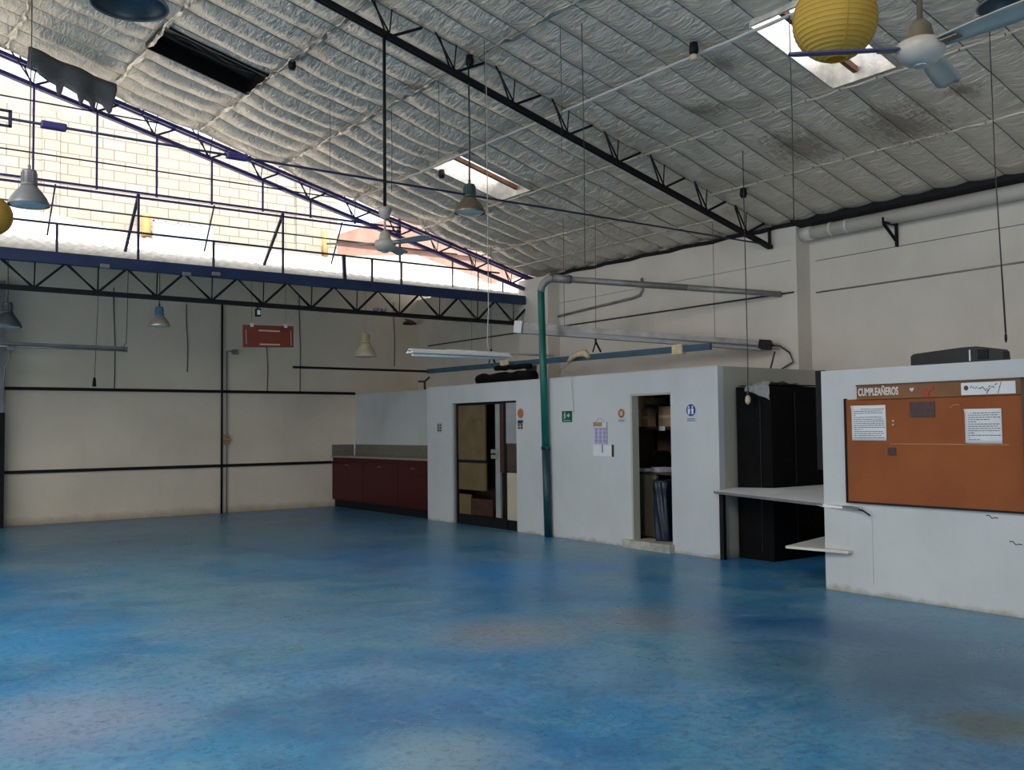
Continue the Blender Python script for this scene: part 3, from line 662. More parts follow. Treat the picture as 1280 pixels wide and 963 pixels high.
# red kitchen unit in the recess
ku = thing('base_cabinet', (9.2, 16.4, 0), 'dark red low kitchen cabinet against the recessed white wall', 'cabinet')
CXF = 8.96
MB().box((CXF+.06, 14.5, 0), (9.5, 18.36, .15)).build('plinth', M['black_steel'], ku)
MB().box((CXF+.02, 14.49, .15), (9.5, 18.38, 1.03)).build('body', M['red_cab'], ku)
yd = [18.37, 17.0, 15.62, 14.5]
for k in range(3):
    dd = MB().box((CXF, yd[k+1]+.006, .17), (CXF+.02, yd[k]-.006, .94), .003).build('door', M['red_cab'], ku)
    yh = (yd[k]+yd[k+1])/2
    MB().tube([(CXF, yh-.05, .88), (CXF-.02, yh-.05, .88), (CXF-.02, yh+.05, .88), (CXF, yh+.05, .88)], .005, 6).build('handle', M['steel_top'], dd)
wt = MB(); wt.box((CXF-.03, 16.0, 1.03), (9.5, 18.38, 1.055), .004); o = wt.build('worktop', M['steel_top']); tag(o, 'dull steel worktop over the left part of the red cabinet', 'worktop')
wt = MB(); wt.box((CXF+.0, 14.49, 1.03), (9.5, 15.98, 1.055), .004); o = wt.build('worktop', M['steel_top']); tag(o, 'dull steel worktop over the right part of the red cabinet', 'worktop')
o = MB().box((9.495, 14.48, 1.057), (9.517, 18.32, 1.29)).build('backsplash', M['granite']); tag(o, 'long grey granite upstand on the white wall above the red cabinet', 'backsplash')
o = MB().box((8.97, 18.378, 1.057), (9.49, 18.398, 1.29)).build('backsplash', M['granite']); tag(o, 'short grey granite upstand on the cream far wall', 'backsplash')
o = MB().tube([(9.47, 18.34, 1.04), (9.47, 18.34, 1.31)], .018, 8).build('water_pipe', M['white_plastic']); tag(o, 'short white pipe in the corner between granite upstands', 'pipe')

# black wrapped cupboard in the niche
bc = thing('tall_cupboard', (9.64, 7.46, 0), 'tall black covered cupboard in the niche beside the booth', 'cupboard')
MB().box((9.18, 7.2, .0), (10.2, 7.73, 2.07), .01).build('body', M['black'], bc)
MB().box((9.17, 7.35, .1), (9.18, 7.37, 1.9)).box((9.6, 7.19, .1), (9.62, 7.2, 2.0)).build('seam', M['black_gloss'], bc)
def wr(u, v):
    k = .02*math.sin(11*u+3*v)+.018*math.sin(23*v+5*u)
    if v < .35: return (9.165-.012-abs(k)*.5, 7.2+.36*u, 2.07-.17*(.35-v)/.35*(1-.8*u)+k*.4)
    return (9.16+(v-.35)*.9, 7.19+.36*u, 2.085+abs(k)*.8+.02*math.sin(PI*v))
MB().grid(wr, [i/22 for i in range(23)], [i/26 for i in range(27)]).build('plastic_wrap', M['wrap'], bc, 'crumpled clear plastic over the top edge')
MB().grid(lambda u, v: (9.16+1.06*u, 7.184+.55*v, 2.078+.012*math.sin(19*u)*math.sin(13*v)+.012), [i/30 for i in range(31)], [i/12 for i in range(13)]).build('dust_cover', M['lamp_grey'], bc)

# counter between booth and notice wall, low shelf, leg
ct = thing('counter_top', (9.0, 6.6, .80), 'grey counter board bridging the gap between booth and notice wall', 'counter')
ZC = .825
MB().prism([(8.80, 7.76, ZC-.03), (8.0, 5.30, ZC-.03), (8.062, 5.30, ZC-.03), (8.062, 5.73, ZC-.03), (10.15, 5.73, ZC-.03), (10.15, 7.17, ZC+.012), (9.15, 7.17, ZC+.012), (9.15, 7.76, ZC-.005)], (0, 0, .03)).build('board', M['counter'], ct)
MB().bar((8.795, 7.77, ZC-.018), (7.995, 5.29, ZC-.018), .008, .030).build('front_edge', M['lamp_grey'], ct)
MB().box((8.86, 7.69, 0), (8.91, 7.75, ZC-.03)).build('leg', M['black_steel'], ct)
MB().tube([(8.0, 5.30, ZC-.02), (8.0, 5.24, ZC-.035), (8.01, 5.18, ZC-.075)], .008, 6).build('bent_edging', M['black_steel'], ct)
ls = thing('low_shelf', (8.4, 5.9, .40), 'small white shelf board jutting out low beside the notice wall', 'shelf')
MB().prism([(7.90, 6.06, .375), (8.0, 5.42, .375), (8.064, 5.42, .375), (8.064, 5.73, .375), (9.1, 5.73, .375), (9.1, 6.35, .375)], (0, 0, .025)).build('board', M['white_board'], ls)
MB().bar((8.6, 5.74, .1), (8.6, 5.74, .375), .03, .03).bar((8.6, 5.74, .12), (8.6, 6.0, .37), .025, .025).build('bracket', M['black_steel'], ls)
pb = MB().box((8.09, 5.72, 1.16), (8.15, 5.80, 2.14)); tag(pb.build('black_batten', M['black_steel']), 'narrow black upright fixed to the notice wall end above the counter', 'batten')

# notice wall
nw = MB(); NX = 8.07
nw.box((NX, -1.5, 0), (NX+.09, 5.72, 2.13)); nw.box((NX+.09, 5.63, 0), (11.37, 5.72, 2.13))
no = struct(nw.build('wall_notice', M['white_wall']), 'white partition wall carrying the brown notice board', 'wall')
MB().box((NX+.09, -1.5, 2.08), (11.37, 5.63, 2.128)).build('flat_roof', M['outer_grey'], no)
p = at(1086, 600, 0, NX); MB().box((NX-.008, p.y-.025, .1), (NX, p.y+.025, .80)).build('joint_strip', M['white_wall'], no)

# notice board
nb = thing('notice_board', (NX, 4.6, .86), 'orange-brown notice board on the white partition at right', 'notice board')
MB().box((NX-.025, 3.72, .87), (NX-.002, 5.44, 1.84)).build('felt_panel', M['cork'], nb)
e = MB(); e.box((NX-.035, 3.70, .855), (NX-.002, 5.45, .872)); e.box((NX-.035, 5.43, .855), (NX-.002, 5.45, 1.85)); e.build('edge_strip', M['black_steel'], nb)
hs = MB().box((NX-.045, 3.775, 1.835), (NX-.002, 5.30, 1.965), .003).build('header_strip', M['board_strip'], nb, 'brown header strip with cut-out white letters')
e = MB(); e.box((NX-.05, 3.75, 1.963), (NX-.002, 5.305, 1.975)); e.box((NX-.05, 3.745, 1.0), (NX-.002, 3.775, 1.975)); e.build('header_trim', M['dark_brown'], nb)
MB().box((NX-.03, 3.9, 1.418), (NX-.024, 4.98, 1.424)).build('joint_line', M['cardboard'], nb)
text('CUMPLEAÑEROS', .098, (NX-.047, 5.075, 1.902), (0, -1, 0), (0, 0, 1), M['white_letters'], 'lettering', nb, .002, .56)
ht = MB()  # heart and red paper flower
ht.prism([(NX-.048, 4.735-.022*(16*math.sin(a)**3)/16, 1.912+.022*(13*math.cos(a)-5*math.cos(2*a)-2*math.cos(3*a)-math.cos(4*a))/16) for a in [2*PI*k/24 for k in range(24)]], (-.003, 0, 0))
ht.build('heart', M['pale_violet'], nb)
MB().prism([(NX-.048, 4.60+.03*math.cos(a)*(1+.3*math.sin(5*a)), 1.875+.03*math.sin(a)*(1+.3*math.sin(5*a))) for a in [2*PI*k/30 for k in range(30)]], (-.004, 0, 0)).prism([(NX-.048, 4.545+.018*math.cos(a), 1.92+.022*math.sin(a)) for a in [2*PI*k/16 for k in range(16)]], (-.004, 0, 0)).build('paper_flower', M['red_print'], nb)
def sheet(name, y1, y0, z0, z1, label, rows, tilt=0, mat='paper', base=NX-.027):
    r = thing(name, (base, (y0+y1)/2, (z0+z1)/2), label, 'paper', 'papers on the notice board')
    n = 8
    MB().grid(lambda u, v: (base-.003-.014*(max(0, v-.8)/.2)**2*(1 if u < .3 else .2), y1+(y0-y1)*u+tilt*(v-.5), z0+(z1-z0)*v), [i/n for i in range(n+1)], [i/n for i in range(n+1)]).build('sheet', M[mat], r).modifiers.new('s', 'SOLIDIFY').thickness = .001
    if rows:
        b = MB(); zz = z1-.035
        while zz > z0+.02:
            y = y1-.03
            while y > y0+.03:
                wl = random.uniform(.008, .03); b.box((base-.0065, y-wl, zz-.003), (base-.0045, y, zz+.003)); y -= wl+.007
                if random.random() < .02: break
            zz -= .019
        b.build('printed_lines', M['ink'], r)
    return r
sheet('paper_notice', 5.37, 5.01, 1.45, 1.78, 'white printed sheet with curled corner at the left of the notice board', True)
sheet('paper_notice', 4.265, 3.95, 1.43, 1.725, 'white printed sheet at the right of the notice board', True)
ws = thing('paper_strip', (NX-.05, 4.05, 1.89), 'long white strip with black handwriting on the board header', 'paper')
MB().box((NX-.049, 3.82, 1.845), (NX-.0455, 4.28, 1.95)).build('strip', M['paper'], ws)
s = MB()
random.seed(11)
s.prism([(NX-.0495, 4.235+.02*math.cos(a), 1.905+.022*math.sin(a)) for a in [2*PI*k/14 for k in range(14)]], (-.001, 0, 0))
yq = 4.20
for k in range(13):
    z0 = 1.905+random.uniform(-.012, .016); s.bar((NX-.05, yq, z0), (NX-.05, yq-random.uniform(.008, .022), z0+random.uniform(-.026, .02)), .0016, .006); yq -= .0175
s.bar((NX-.05, 3.965, 1.85), (NX-.05, 3.935, 1.945), .0016, .005); s.bar((NX-.05, 4.06, 1.85), (NX-.05, 4.03, 1.90), .0016, .006)
s.build('handwriting', M['ink'], ws)
o = MB().box((NX-.031, 4.535, 1.66), (NX-.027, 4.77, 1.80)).build('photo_print', M['maroon']); tag(o, 'dark maroon picture pinned at the top middle of the notice board', 'picture')
o = MB().box((NX-.031, 4.92, 1.315), (NX-.027, 5.0, 1.385)).build('photo_print', M['maroon']); tag(o, 'small dark square pinned below the left printed sheet', 'picture')
for py, pz, lab in ((4.935, 1.63, 'upper of two pale pins beside the left sheet'), (4.935, 1.595, 'lower of two pale pins beside the left sheet')):
    o = MB().lathe([(0, .0), (.008, 0), (.012, .008), (.010, .016), (0, .02)], (0, 0, 0), 10).build('push_pin', M['cream']); o.rotation_euler = (0, -PI/2, 0); o.location = (NX-.026, py, pz); tag(o, lab, 'pin', 'pins on the notice board')
o = MB().tube([(NX-.03, 4.40-.09*k/8, 1.735+.03*math.sin(PI*k/11)) for k in range(9)], .004, 6).build('torn_tape', M['cardboard']); tag(o, 'thin curl of torn tape left of the right printed sheet', 'tape')
# cracks in the notice wall paint
for px, py, lab in ((1240, 645, 'short dark crack below the notice board'), (1270, 678, 'short dark crack low at the right edge of the notice wall')):
    p = at(px, py, 0, NX); pts = [(NX-.002, p.y+.05-.025*k, p.z+.012*math.sin(k*2.2)-.006*k) for k in range(5)]
    tag(MB().tube(pts, .004, 5).build('paint_crack', M['ink']), lab, 'crack')
# black case on top of the notice wall
p, q = at(1140, 453, 0, NX+.03), at(1255, 446, 0, NX+.03)
cs = thing('black_case', (NX+.2, (p.y+q.y)/2, 2.132), 'long low black case lying on top of the notice wall', 'case')
cb = MB(); prof = []
y0, y1 = q.y, p.y
for (yy_, zz_) in ((y1, 2.134), (y1+.0, 2.215), (y1-.03, 2.235), (y0+.36, 2.262), (y0+.22, 2.262), (y0+.02, 2.225), (y0, 2.205), (y0-.005, 2.134)): prof.append((NX+.01, yy_, zz_))
cb.prism(prof, (.12, 0, 0)); cb.build('shell', M['black_gloss'], cs)
MB().box((NX+.002, y0+.272, 2.14), (NX+.012, y0+.285, 2.235)).build('clip', M['white_plastic'], cs)
MB().box((NX+.0, y0+.12, 2.15), (NX+.012, y0+.21, 2.23), .003).build('latch', M['black_steel'], cs)

# ------------------------------------------------------------------ things on the booth wall
SX = BX-.006
def plate(a, b, c, d, th=.006): return MB().box((SX+.005-th, a, c), (SX+.005, b, d))
es = thing('exit_sign', (SX, 10.6, 1.77), 'green square sign with white runner and arrow right of the green pole', 'sign')
plate(10.50, 10.72, 1.68, 1.84).build('face', M['green_sign'], es)
g = MB(); xx = SX-.003
def fpoly(mb, pts, cy_, cz): mb.prism([(xx, cy_-u, cz+v) for u, v in pts], (-.002, 0, 0))
fpoly(g, [(-.07, -.045), (-.055, -.05), (-.045, -.01), (-.035, -.045), (-.02, -.045), (-.03, .0), (-.03, .03), (-.05, .035), (-.075, .01), (-.07, .0), (-.055, .015), (-.06, -.01)], 10.61, 1.775)
g.prism([(xx, 10.652+.010*math.cos(a), 1.822+.010*math.sin(a)) for a in [2*PI*k/12 for k in range(12)]], (-.002, 0, 0))
fpoly(g, [(0, -.012), (.03, -.012), (.03, -.04), (.075, .0), (.03, .04), (.03, .012), (0, .012)], 10.61, 1.775)
g.build('pictogram', M['pale_green'], es)
MB().box((xx-.002, 10.53, 1.697), (xx, 10.69, 1.707)).build('caption_line', M['pale_green'], es)
cl = thing('wall_calendar', (SX, 9.9, 1.5), 'paper wall calendar with violet grid hanging left of the narrow doorway', 'calendar')
plate(9.75, 10.04, 1.36, 1.67, .004).build('sheet', M['pale_violet'], cl)
plate(9.86, 10.04, 1.615, 1.67, .006).build('picture', M['yellow_print'], cl); plate(9.76, 9.85, 1.60, 1.66, .006).build('emblem', M['white_plastic'], cl)
g = MB()
for r_ in range(4):
    for c_ in range(3):
        y0 = 9.775+.085*c_; z0 = 1.375+.055*r_
        g.box((SX-.003, y0, z0+.036), (SX+.001, y0+.065, z0+.046))
        for k in range(3): g.box((SX-.002, y0+.005, z0+.004+.010*k), (SX+.001, y0+.06, z0+.008+.010*k))
g.build('month_grid', M['violet_print'], cl)
plate(9.752, 9.762, 1.36, 1.67, .007).build('side_band', M['violet_print'], cl)
MB().tube([(SX, 10.0, 1.67), (SX, 9.91, 1.735), (SX, 9.80, 1.67)], .002, 5).build('hanging_thread', M['pale_wire'], cl)
hp = thing('hanging_plan', (SX, 9.83, 1.28), 'small pale folded planner with dark right edge below the calendar', 'planner')
plate(9.66, 10.05, 1.20, 1.355, .005).build('sheet', M['paper'], hp); plate(9.63, 9.665, 1.195, 1.36, .010).build('dark_edge', M['dark_brown'], hp); plate(9.845, 9.865, 1.25, 1.36, .007).build('fold', M['violet_print'], hp)
def sticker(name, px, py, rad, mat, label, glyph, caption=True):
    p = at(px, py, 0, BX); r = thing(name, (SX, p.y, p.z), label, 'sign', 'stickers on the booth wall')
    plate(p.y-rad*1.15, p.y+rad*1.15, p.z-rad*(2.1 if caption else 1.15), p.z+rad*1.25, .002).build('sheet', M['white_wall'] if glyph != 'grid' else M['beige_panel'], r)
    if glyph != 'grid':
        MB().prism([(SX+.001, p.y+rad*math.cos(a), p.z+rad*math.sin(a)) for a in [2*PI*k/24 for k in range(24)]], (-.003, 0, 0)).build('disc', M[mat], r)
    g = MB()
    if glyph == 'hand':
        fpoly(g, [(-.02, -.03), (.02, -.03), (.03, 0), (.022, .03), (.01, .03), (.008, .005), (0, .04), (-.01, .04), (-.012, .005), (-.022, .025), (-.03, .01)], p.y, p.z)
        g.build('symbol', M['cream'], r)
    elif glyph == 'people':
        for s_ in (-1, 1):
            fpoly(g, [(s_*.03-.014, -.05), (s_*.03+.014, -.05), (s_*.03+.02, .02), (s_*.03-.02, .02)], p.y, p.z)
            g.prism([(xx-.001, p.y-s_*.03+.013*math.cos(a), p.z+.04+.013*math.sin(a)) for a in [2*PI*k/10 for k in range(10)]], (-.002, 0, 0))
        g.build('symbol', M['paper'], r)
    elif glyph == 'grid':
        for u in (-1, 1):
            for v in range(3): g.box((SX-.002, p.y+u*.035-.025, p.z-.06+.045*v), (SX+.002, p.y+u*.035+.02, p.z-.03+.045*v))
        g.box((SX-.0015, p.y-.05, p.z-.052), (SX+.0015, p.y+.05, p.z-.048))
        g.build('print', M['ink'], r)
    if caption:
        g = MB()
        for k in range(2): g.box((SX-.001, p.y-rad*.9, p.z-rad*(1.5+.3*k)), (SX+.002, p.y+rad*.9, p.z-rad*(1.38+.3*k)))
        g.build('caption', M['blue_print'] if mat != 'ink' else M['ink'], r)
    return r
sticker('wall_sticker', 777, 517, .062, 'orange_print', 'orange disc sticker beside the left jamb of the narrow doorway', 'hand')
sticker('wall_sticker', 864, 513, .075, 'blue_print', 'blue disc sticker right of the narrow doorway', 'people')
sticker('wall_sticker', 651, 517, .075, 'orange_print', 'dark orange disc sticker right of the tan panelled door', 'none')
sticker('wall_sticker', 650.5, 531.5, .06, 'ink', 'small pale sticker with two dark marks below the dark orange disc', 'grid', False)
sticker('wall_sticker', 549.5, 535, .07, 'ink', 'small dark printed sticker left of the tan panelled door', 'grid', False)

# green pole with elbow and grey pipe
gp = thing('vent_pipe', (8.82, 10.99, 0), 'tall green pole standing against the booth wall with elbow on top', 'pipe')
pb_, pt_ = Vector((8.835, 11.0, 0)), Vector((8.805, 11.07, 3.62))
mid = pb_.lerp(pt_, .36)
MB().tube([pb_, mid], .058, 14).build('lower_length', M['dark_green'], gp, 'dark blue-green lower length')
MB().tube([mid, pt_], .054, 14).build('upper_length', M['green_paint'], gp, 'bright green upper length')
c1 = MB().lathe([(.058, -.03), (.066, -.025), (.066, .025), (.058, .03)], mid, 16).build('coupling', M['dark_green'], gp)
MB().tube([mid+Vector((-.05, -.03, 0)), mid+Vector((-.10, -.06, 0))], .018, 8).build('tap', M['black_steel'], gp)
pe = Vector((11.06, 8.46, 3.45)); dirp = (pe - pt_); dirp.z = 0; dirp.normalize()
el = [pt_ + Vector((0, 0, .0))]
for k in range(1, 9):
    a_ = PI/2*k/8; el.append(pt_ + dirp*(.2*(1-math.cos(a_))) + Vector((0, 0, .2*math.sin(a_))))
MB().tube(el, .056, 12).build('elbow', M['grey_pipe'], gp, 'grey pipe elbow')
MB().tube([el[-1], el[-1]+(pe-el[-1])*.08], .064, 12).build('sleeve', M['grey_pipe'], gp)
MB().tube([el[-1], el[-1].lerp(pe, .6)], .047, 12).tube([el[-1].lerp(pe, .6), pe], [.047, .040], 12).build('horizontal_length', M['grey_pipe'], gp, 'long grey pipe reaching to the right wall')

# right wall: pvc pipe, bracket, conduits
pv = thing('pvc_pipe', (11.24, 5, 4.36), 'thick white plastic pipe along the eave of the right wall', 'pipe')
MB().tube([(11.22, 8.12, 4.27), (11.22, -3, 4.27)], .092, 18).build('pipe_run', M['pvc'], pv)
for y in (7.7, 7.45): MB().tube([(11.22, y, 4.27), (11.22, y+.05, 4.27)], .098, 18).build('collar', M['pvc'], pv)
MB().tube([(11.22, 8.19, 4.27), (11.22, 8.02, 4.27)], .102, 18).build('end_socket', M['pvc'], pv)
b1, b2, b3 = at(1100, 265, 0, 11.12), at(1124, 271, 0, 11.355), at(1124, 305, 0, 11.355)
b2.y = b3.y = b1.y = 6.85; b1.x = 11.12; b1.z = 4.19
br = thing('wall_bracket', (11.36, 6.85, 4.0), 'black triangular bracket below the white pipe on the right wall', 'bracket')
MB().bar((11.35, 6.85, 3.90), (11.35, 6.85, 4.21), .04, .03).build('upright', M['black_steel'], br)
MB().bar((11.36, 6.85, 4.185), (11.05, 6.85, 4.185), .035, .025).bar((11.05, 6.85, 4.17), (11.05, 6.85, 4.25), .03, .015).build('arm', M['black_steel'], br)
MB().bar((11.06, 6.85, 4.17), (11.35, 6.85, 3.97), .035, .025).build('strut', M['black_steel'], br)
def conduit(pts, r, mat, label, name='wall_conduit', n=6):
    return tag(MB().tube(pts, r, n).build(name, M[mat]), label, 'conduit', 'thin conduits along the walls')
conduit([(11.06, 8.25, 3.455), (11.055, 17.9, 3.43)], .013, 'wire', 'dark thin conduit along the right wall under the grey pipe')
conduit([(11.365, 8.1, 3.455), (11.365, 6.6, 3.46), (11.365, 2.0, 3.5)], .012, 'grey_pipe', 'dark thin conduit on the right wall beyond the step, lower line')
conduit([(11.367, 8.1, 3.90), (11.367, 2.0, 3.93)], .005, 'lamp_grey', 'very thin line on the right wall beyond the step, upper line')
conduit([(11.065, 8.3, 3.91), (11.065, 11.2, 3.89), (11.065, 17.0, 3.85)], .005, 'pale_wire', 'faint thin line high on the right wall')
pts = [at(px, py, 0, 11.04) for px, py in ((802, 348), (803, 362), (800, 369), (790, 373), (740, 385), (684, 399))]
conduit(pts, .022, 'grey_pipe', 'bent grey conduit stepping down the right wall behind the green pole', n=8)

# ------------------------------------------------------------------ far wall
YF = FY-.03
def hbar(x0, x1, z, label): 
    o = MB().bar((x0, FY-.02, z), (x1, FY-.02, z), .04, .055).build('wall_rail', M['black_steel']); return tag(o, label, 'rail', 'black rails on the far wall')
hbar(2.2, 9.5, 2.375, 'upper black rail along the cream far wall')
hbar(2.2, 8.95, .925, 'lower black rail along the cream far wall')
cm = thing('corner_column', (2.7, 18.2, 0), 'dark steel column at the left edge on the far wall', 'column')
MB().box((2.35, 18.1, 0), (2.77, FY, 1.95)).build('lower_length', M['black_steel'], cm, 'black lower length'); MB().box((2.35, 18.12, 1.95), (2.755, FY, 4.2)).build('upper_length', M['lamp_grey'], cm, 'grey upper length')
vc = thing('wall_riser', (6.64, 18.37, 0), 'tall dark vertical pipe with slim conduit beside it on the far wall', 'pipe')
MB().tube([(6.60, 18.365, 0), (6.60, 18.365, 4.15)], .022, 8).build('pipe', M['black_steel'], vc)
MB().tube([(6.70, 18.372, 0), (6.70, 18.372, 3.17), (6.76, 18.372, 3.18), (6.82, 18.372, 3.16)], .012, 8).build('slim_conduit', M['lamp_grey'], vc)
MB().box((6.80, 18.34, 3.11), (6.92, 18.39, 3.21), .01).build('round_box', M['lamp_grey'], vc)
jb = thing('junction_box', (6.68, 18.34, 1.42), 'small brownish outlet box halfway up the dark vertical pipe', 'outlet box')
for k in range(3): MB().box((6.63, 18.315, 1.35+.065*k), (6.74, 18.35, 1.40+.065*k), .006).build('outlet', M['cardboard'], jb)
# vertical wires on far wall
for px, y0, y1, lab in ((142, 380, 486, 'slack wire left of the far wall pendant'), (233, 400, 465, 'faint wire right of the blue capped pendant'), (333, 430, 490, 'wire hanging below the red board down to the black rail'), (374, 388, 490, 'dark wire right of the red board'), (492, 395, 458, 'faint wire right of the cream pendant')):
    a_, b_ = at(px, y0, 1, FY-.01), at(px+1, y1, 1, FY-.01)
    conduit([a_+Vector((0, 0, .3)), a_, a_.lerp(b_, .5)+Vector((.02, 0, 0)), b_], .008, 'wire', lab, 'hanging_wire')
# red hanging board
rs = thing('hanging_board', (5.8, 14.5, 3.05), 'red rectangular board hanging under the blue beam', 'hanging sign')
ca = [at(304, 406, 1, 14.5), at(367, 408, 1, 14.5), at(367, 434.5, 1, 14.5), at(304, 434, 1, 14.5)]
MB().prism(ca, (0, .02, 0)).build('board', M['red_sign'], rs)
tl, trr, brr, bl = ca
def lerp2(u, v): return (tl.lerp(trr, u)).lerp(bl.lerp(brr, u), v) + Vector((0, -.004, 0))
for (u0, v0, u1, v1) in ((.3, .24, .72, .26), (.32, .87, .72, .88), (.05, .22, .06, .86), (.94, .22, .95, .92)):
    MB().bar(lerp2(u0, v0), lerp2(u1, v1), .006, .022 if u1-u0 > .1 else .012, (0, 1, 0) if u1-u0 < .1 else (0, 0, 1)).build('pale_slot', M['cream'], rs)
for u in (.165, .835):
    p = lerp2(u, 0); MB().box((p.x-.025, p.y-.012, p.z-.03), (p.x+.025, p.y+.02, p.z+.03)).build('hanger_clip', M['white_plastic'], rs)
    MB().tube([p, (p.x, 14.5, 4.15)], .003, 5).build('hanger_line', M['wire'], rs)
fl_ = thing('floodlight', (5.6, YC, 3.4), 'small black floodlight with white face under the blue beam', 'floodlight')
p = at(322, 391, 1, YC)
MB().box((p.x-.035, YC-.04, p.z-.06), (p.x+.04, YC+.03, p.z+.06), .006).build('case', M['black_steel'], fl_); MB().box((p.x-.022, YC-.046, p.z-.035), (p.x+.026, YC-.04, p.z+.035)).build('front_glass', M['paper'], fl_); MB().bar((p.x, YC, p.z+.05), (p.x, YC, 3.52), .02, .02).build('yoke', M['black_steel'], fl_)
# twin spots on chord
for px, lab in ((471, 'left of the twin pale spot heads lying on the lattice beam'), (480, 'right of the twin pale spot heads lying on the lattice beam')):
    p = at(px, 391, 1, YC-.06); o = MB().box((p.x-.045, YC-.09, 3.572), (p.x+.045, YC-.0, 3.625), .015).build('spot_head', M['lamp_grey']); tag(o, lab, 'spotlight', 'twin spot heads')
# dark wall lamp in the far corner
p = at(512, 404, 1, 18.2); dl = thing('wall_lamp', (p.x, 18.2, p.z), 'small dark shade on the wall in the far right corner', 'wall lamp')
MB().lathe([(.02, .07), (.06, .06), (.15, .0), (.155, -.03), (.14, -.03)], (p.x, 18.2, p.z), 20).build('shade', M['dark_brown'], dl); MB().tube([(p.x, 18.2, p.z+.06), (p.x, 18.39, p.z+.10)], .015, 6).build('arm', M['dark_brown'], dl)

# left fluorescent batten
a_, b_ = at(-30, 432, 1, 17.0), at(159, 435, 1, 17.0)
ft = thing('fluorescent_batten', ((a_.x+b_.x)/2, 17.0, a_.z), 'long grey fluorescent batten at the left in front of the far wall', 'light fitting')
zz = (a_.z+b_.z)/2
MB().box((a_.x, 16.96, zz), (b_.x, 17.04, zz+.045), .005).build('housing', M['lamp_grey'], ft); MB().tube([(a_.x+.03, 17.0, zz-.022), (b_.x-.04, 17.0, zz-.022)], .016, 8).build('tube', M['steel_top'], ft)
MB().box((b_.x-.05, 16.97, zz-.045), (b_.x, 17.03, zz)).build('end_cap', M['lamp_grey'], ft)
p = at(13, 437, 1, 17.0); MB().box((p.x-.05, 16.95, zz-.10), (p.x+.06, 17.05, zz-.02), .01).build('junction_box', M['lamp_grey'], ft)
MB().tube([(p.x+.0, 17.0, zz-.1), (p.x, 17.02, zz-.2), (p.x-.06, 17.1, zz-.35), (p.x-.08, 17.1, zz-.9)], .012, 6).build('drop_cable', M['lamp_grey'], ft)
c_ = at(154, 430, 1, 17.0); MB().tube([(c_.x, 17.0, zz+.04), (c_.x+.05, 17.0, zz+.12), (c_.x+.06, 17.0, zz+.5), (c_.x+.08, 17.0, roofz(3)-1.65)], .006, 6).build('cord', M['wire'], ft)
# plug on cord above black rail
pl = thing('hanging_plug', (at(118, 480, 1, 18.2).x, 18.2, 2.5), 'black plug hanging on a thin cord just above the upper black rail', 'plug')
p = at(118, 482, 1, 18.2); MB().lathe([(.0, .14), (.02, .14), (.028, .06), (.035, -.02), (0, -.02)], p, 12).build('plug_body', M['black_steel'], pl); MB().tube([p+Vector((0, 0, .13)), p+Vector((.05, 0, 1.5)), p+Vector((.06, 0, 2.64))], .005, 5).build('cord', M['wire'], pl)

# ------------------------------------------------------------------ rails and battens over the booth
RX = 9.6
ra, rb_ = at(535, 463.5, 0, RX), at(887, 434, 0, RX)
zr = 2.70
rr = thing('cable_rail', (RX, 12, zr), 'blue-grey suspended rail with a corner above the booth roof', 'rail')
MB().bar((RX, ra.y, zr), (RX, rb_.y-.02, zr-.05), .05, .085).build('long_arm', M['teal_rail'], rr)
MB().bar((6.85, ra.y, zr), (RX, ra.y, zr), .04, .04).build('short_arm', M['black_steel'], rr)
for px, ptop in ((614, (604, 30)), (745, (727, 60))):
    y_ = at(px, 450, 0, RX).y; t_ = atroof(*ptop)
    h_ = MB().tube([(RX, y_+.07, zr+.04), (RX, y_, zr+.19)], .012, 6).tube([(RX, y_-.11, zr+.03), (RX, y_, zr+.19)], .016, 6).tube([(RX, y_, zr+.17), (RX, y_, zr+.28)], .016, 6).build('hook', M['black_steel'], rr)
    MB().tube([(RX, y_, zr+.26), (RX-.02, y_-.05, roofz(RX)-.05)], .004, 5).build('suspension_wire', M['wire'], h_)
for px, py, wd, lab in ((630, 455, .24, 'pale wooden block clamped on the rail left of the green pole'), (846, 436, .19, 'pale wooden block clamped on the rail near its right end')):
    y_ = at(px, py, 0, RX-.04).y; zc = zr - .05*(ra.y-y_)/(ra.y-rb_.y)
    tag(MB().box((RX-.045, y_-wd/2, zc-.075), (RX+.045, y_+wd/2, zc+.07), .01).build('wood_block', M['wood_cream']), lab, 'wood block', 'blocks on the suspended rail')
y_ = at(724, 447, 0, RX-.05).y; zc = zr-.02
bk = MB().tube([(RX-.06, y_+.25, zc-.06), (RX-.07, y_+.16, zc+.0), (RX-.07, y_+.02, zc+.045), (RX-.06, y_-.15, zc+.05), (RX-.06, y_-.24, zc-.02)], [.022, .04, .05, .06, .03], 8)
tag(bk.build('broken_fitting', M['wood_cream']), 'broken cream fitting on the rail right of the green pole', 'broken fitting')
p = Vector((RX-.06, y_+.12, zc-.05)); q = at(717, 517, 0, BX-.02)
tag(MB().tube([p, (p.x-.3, p.y, p.z-.16), (BX-.03, q.y+.02, 2.40), (BX-.03, q.y+.02, 2.2), q], .004, 5).build('dangling_line', M['pale_wire']), 'thin pale cord hanging beside the green exit sign', 'cord')
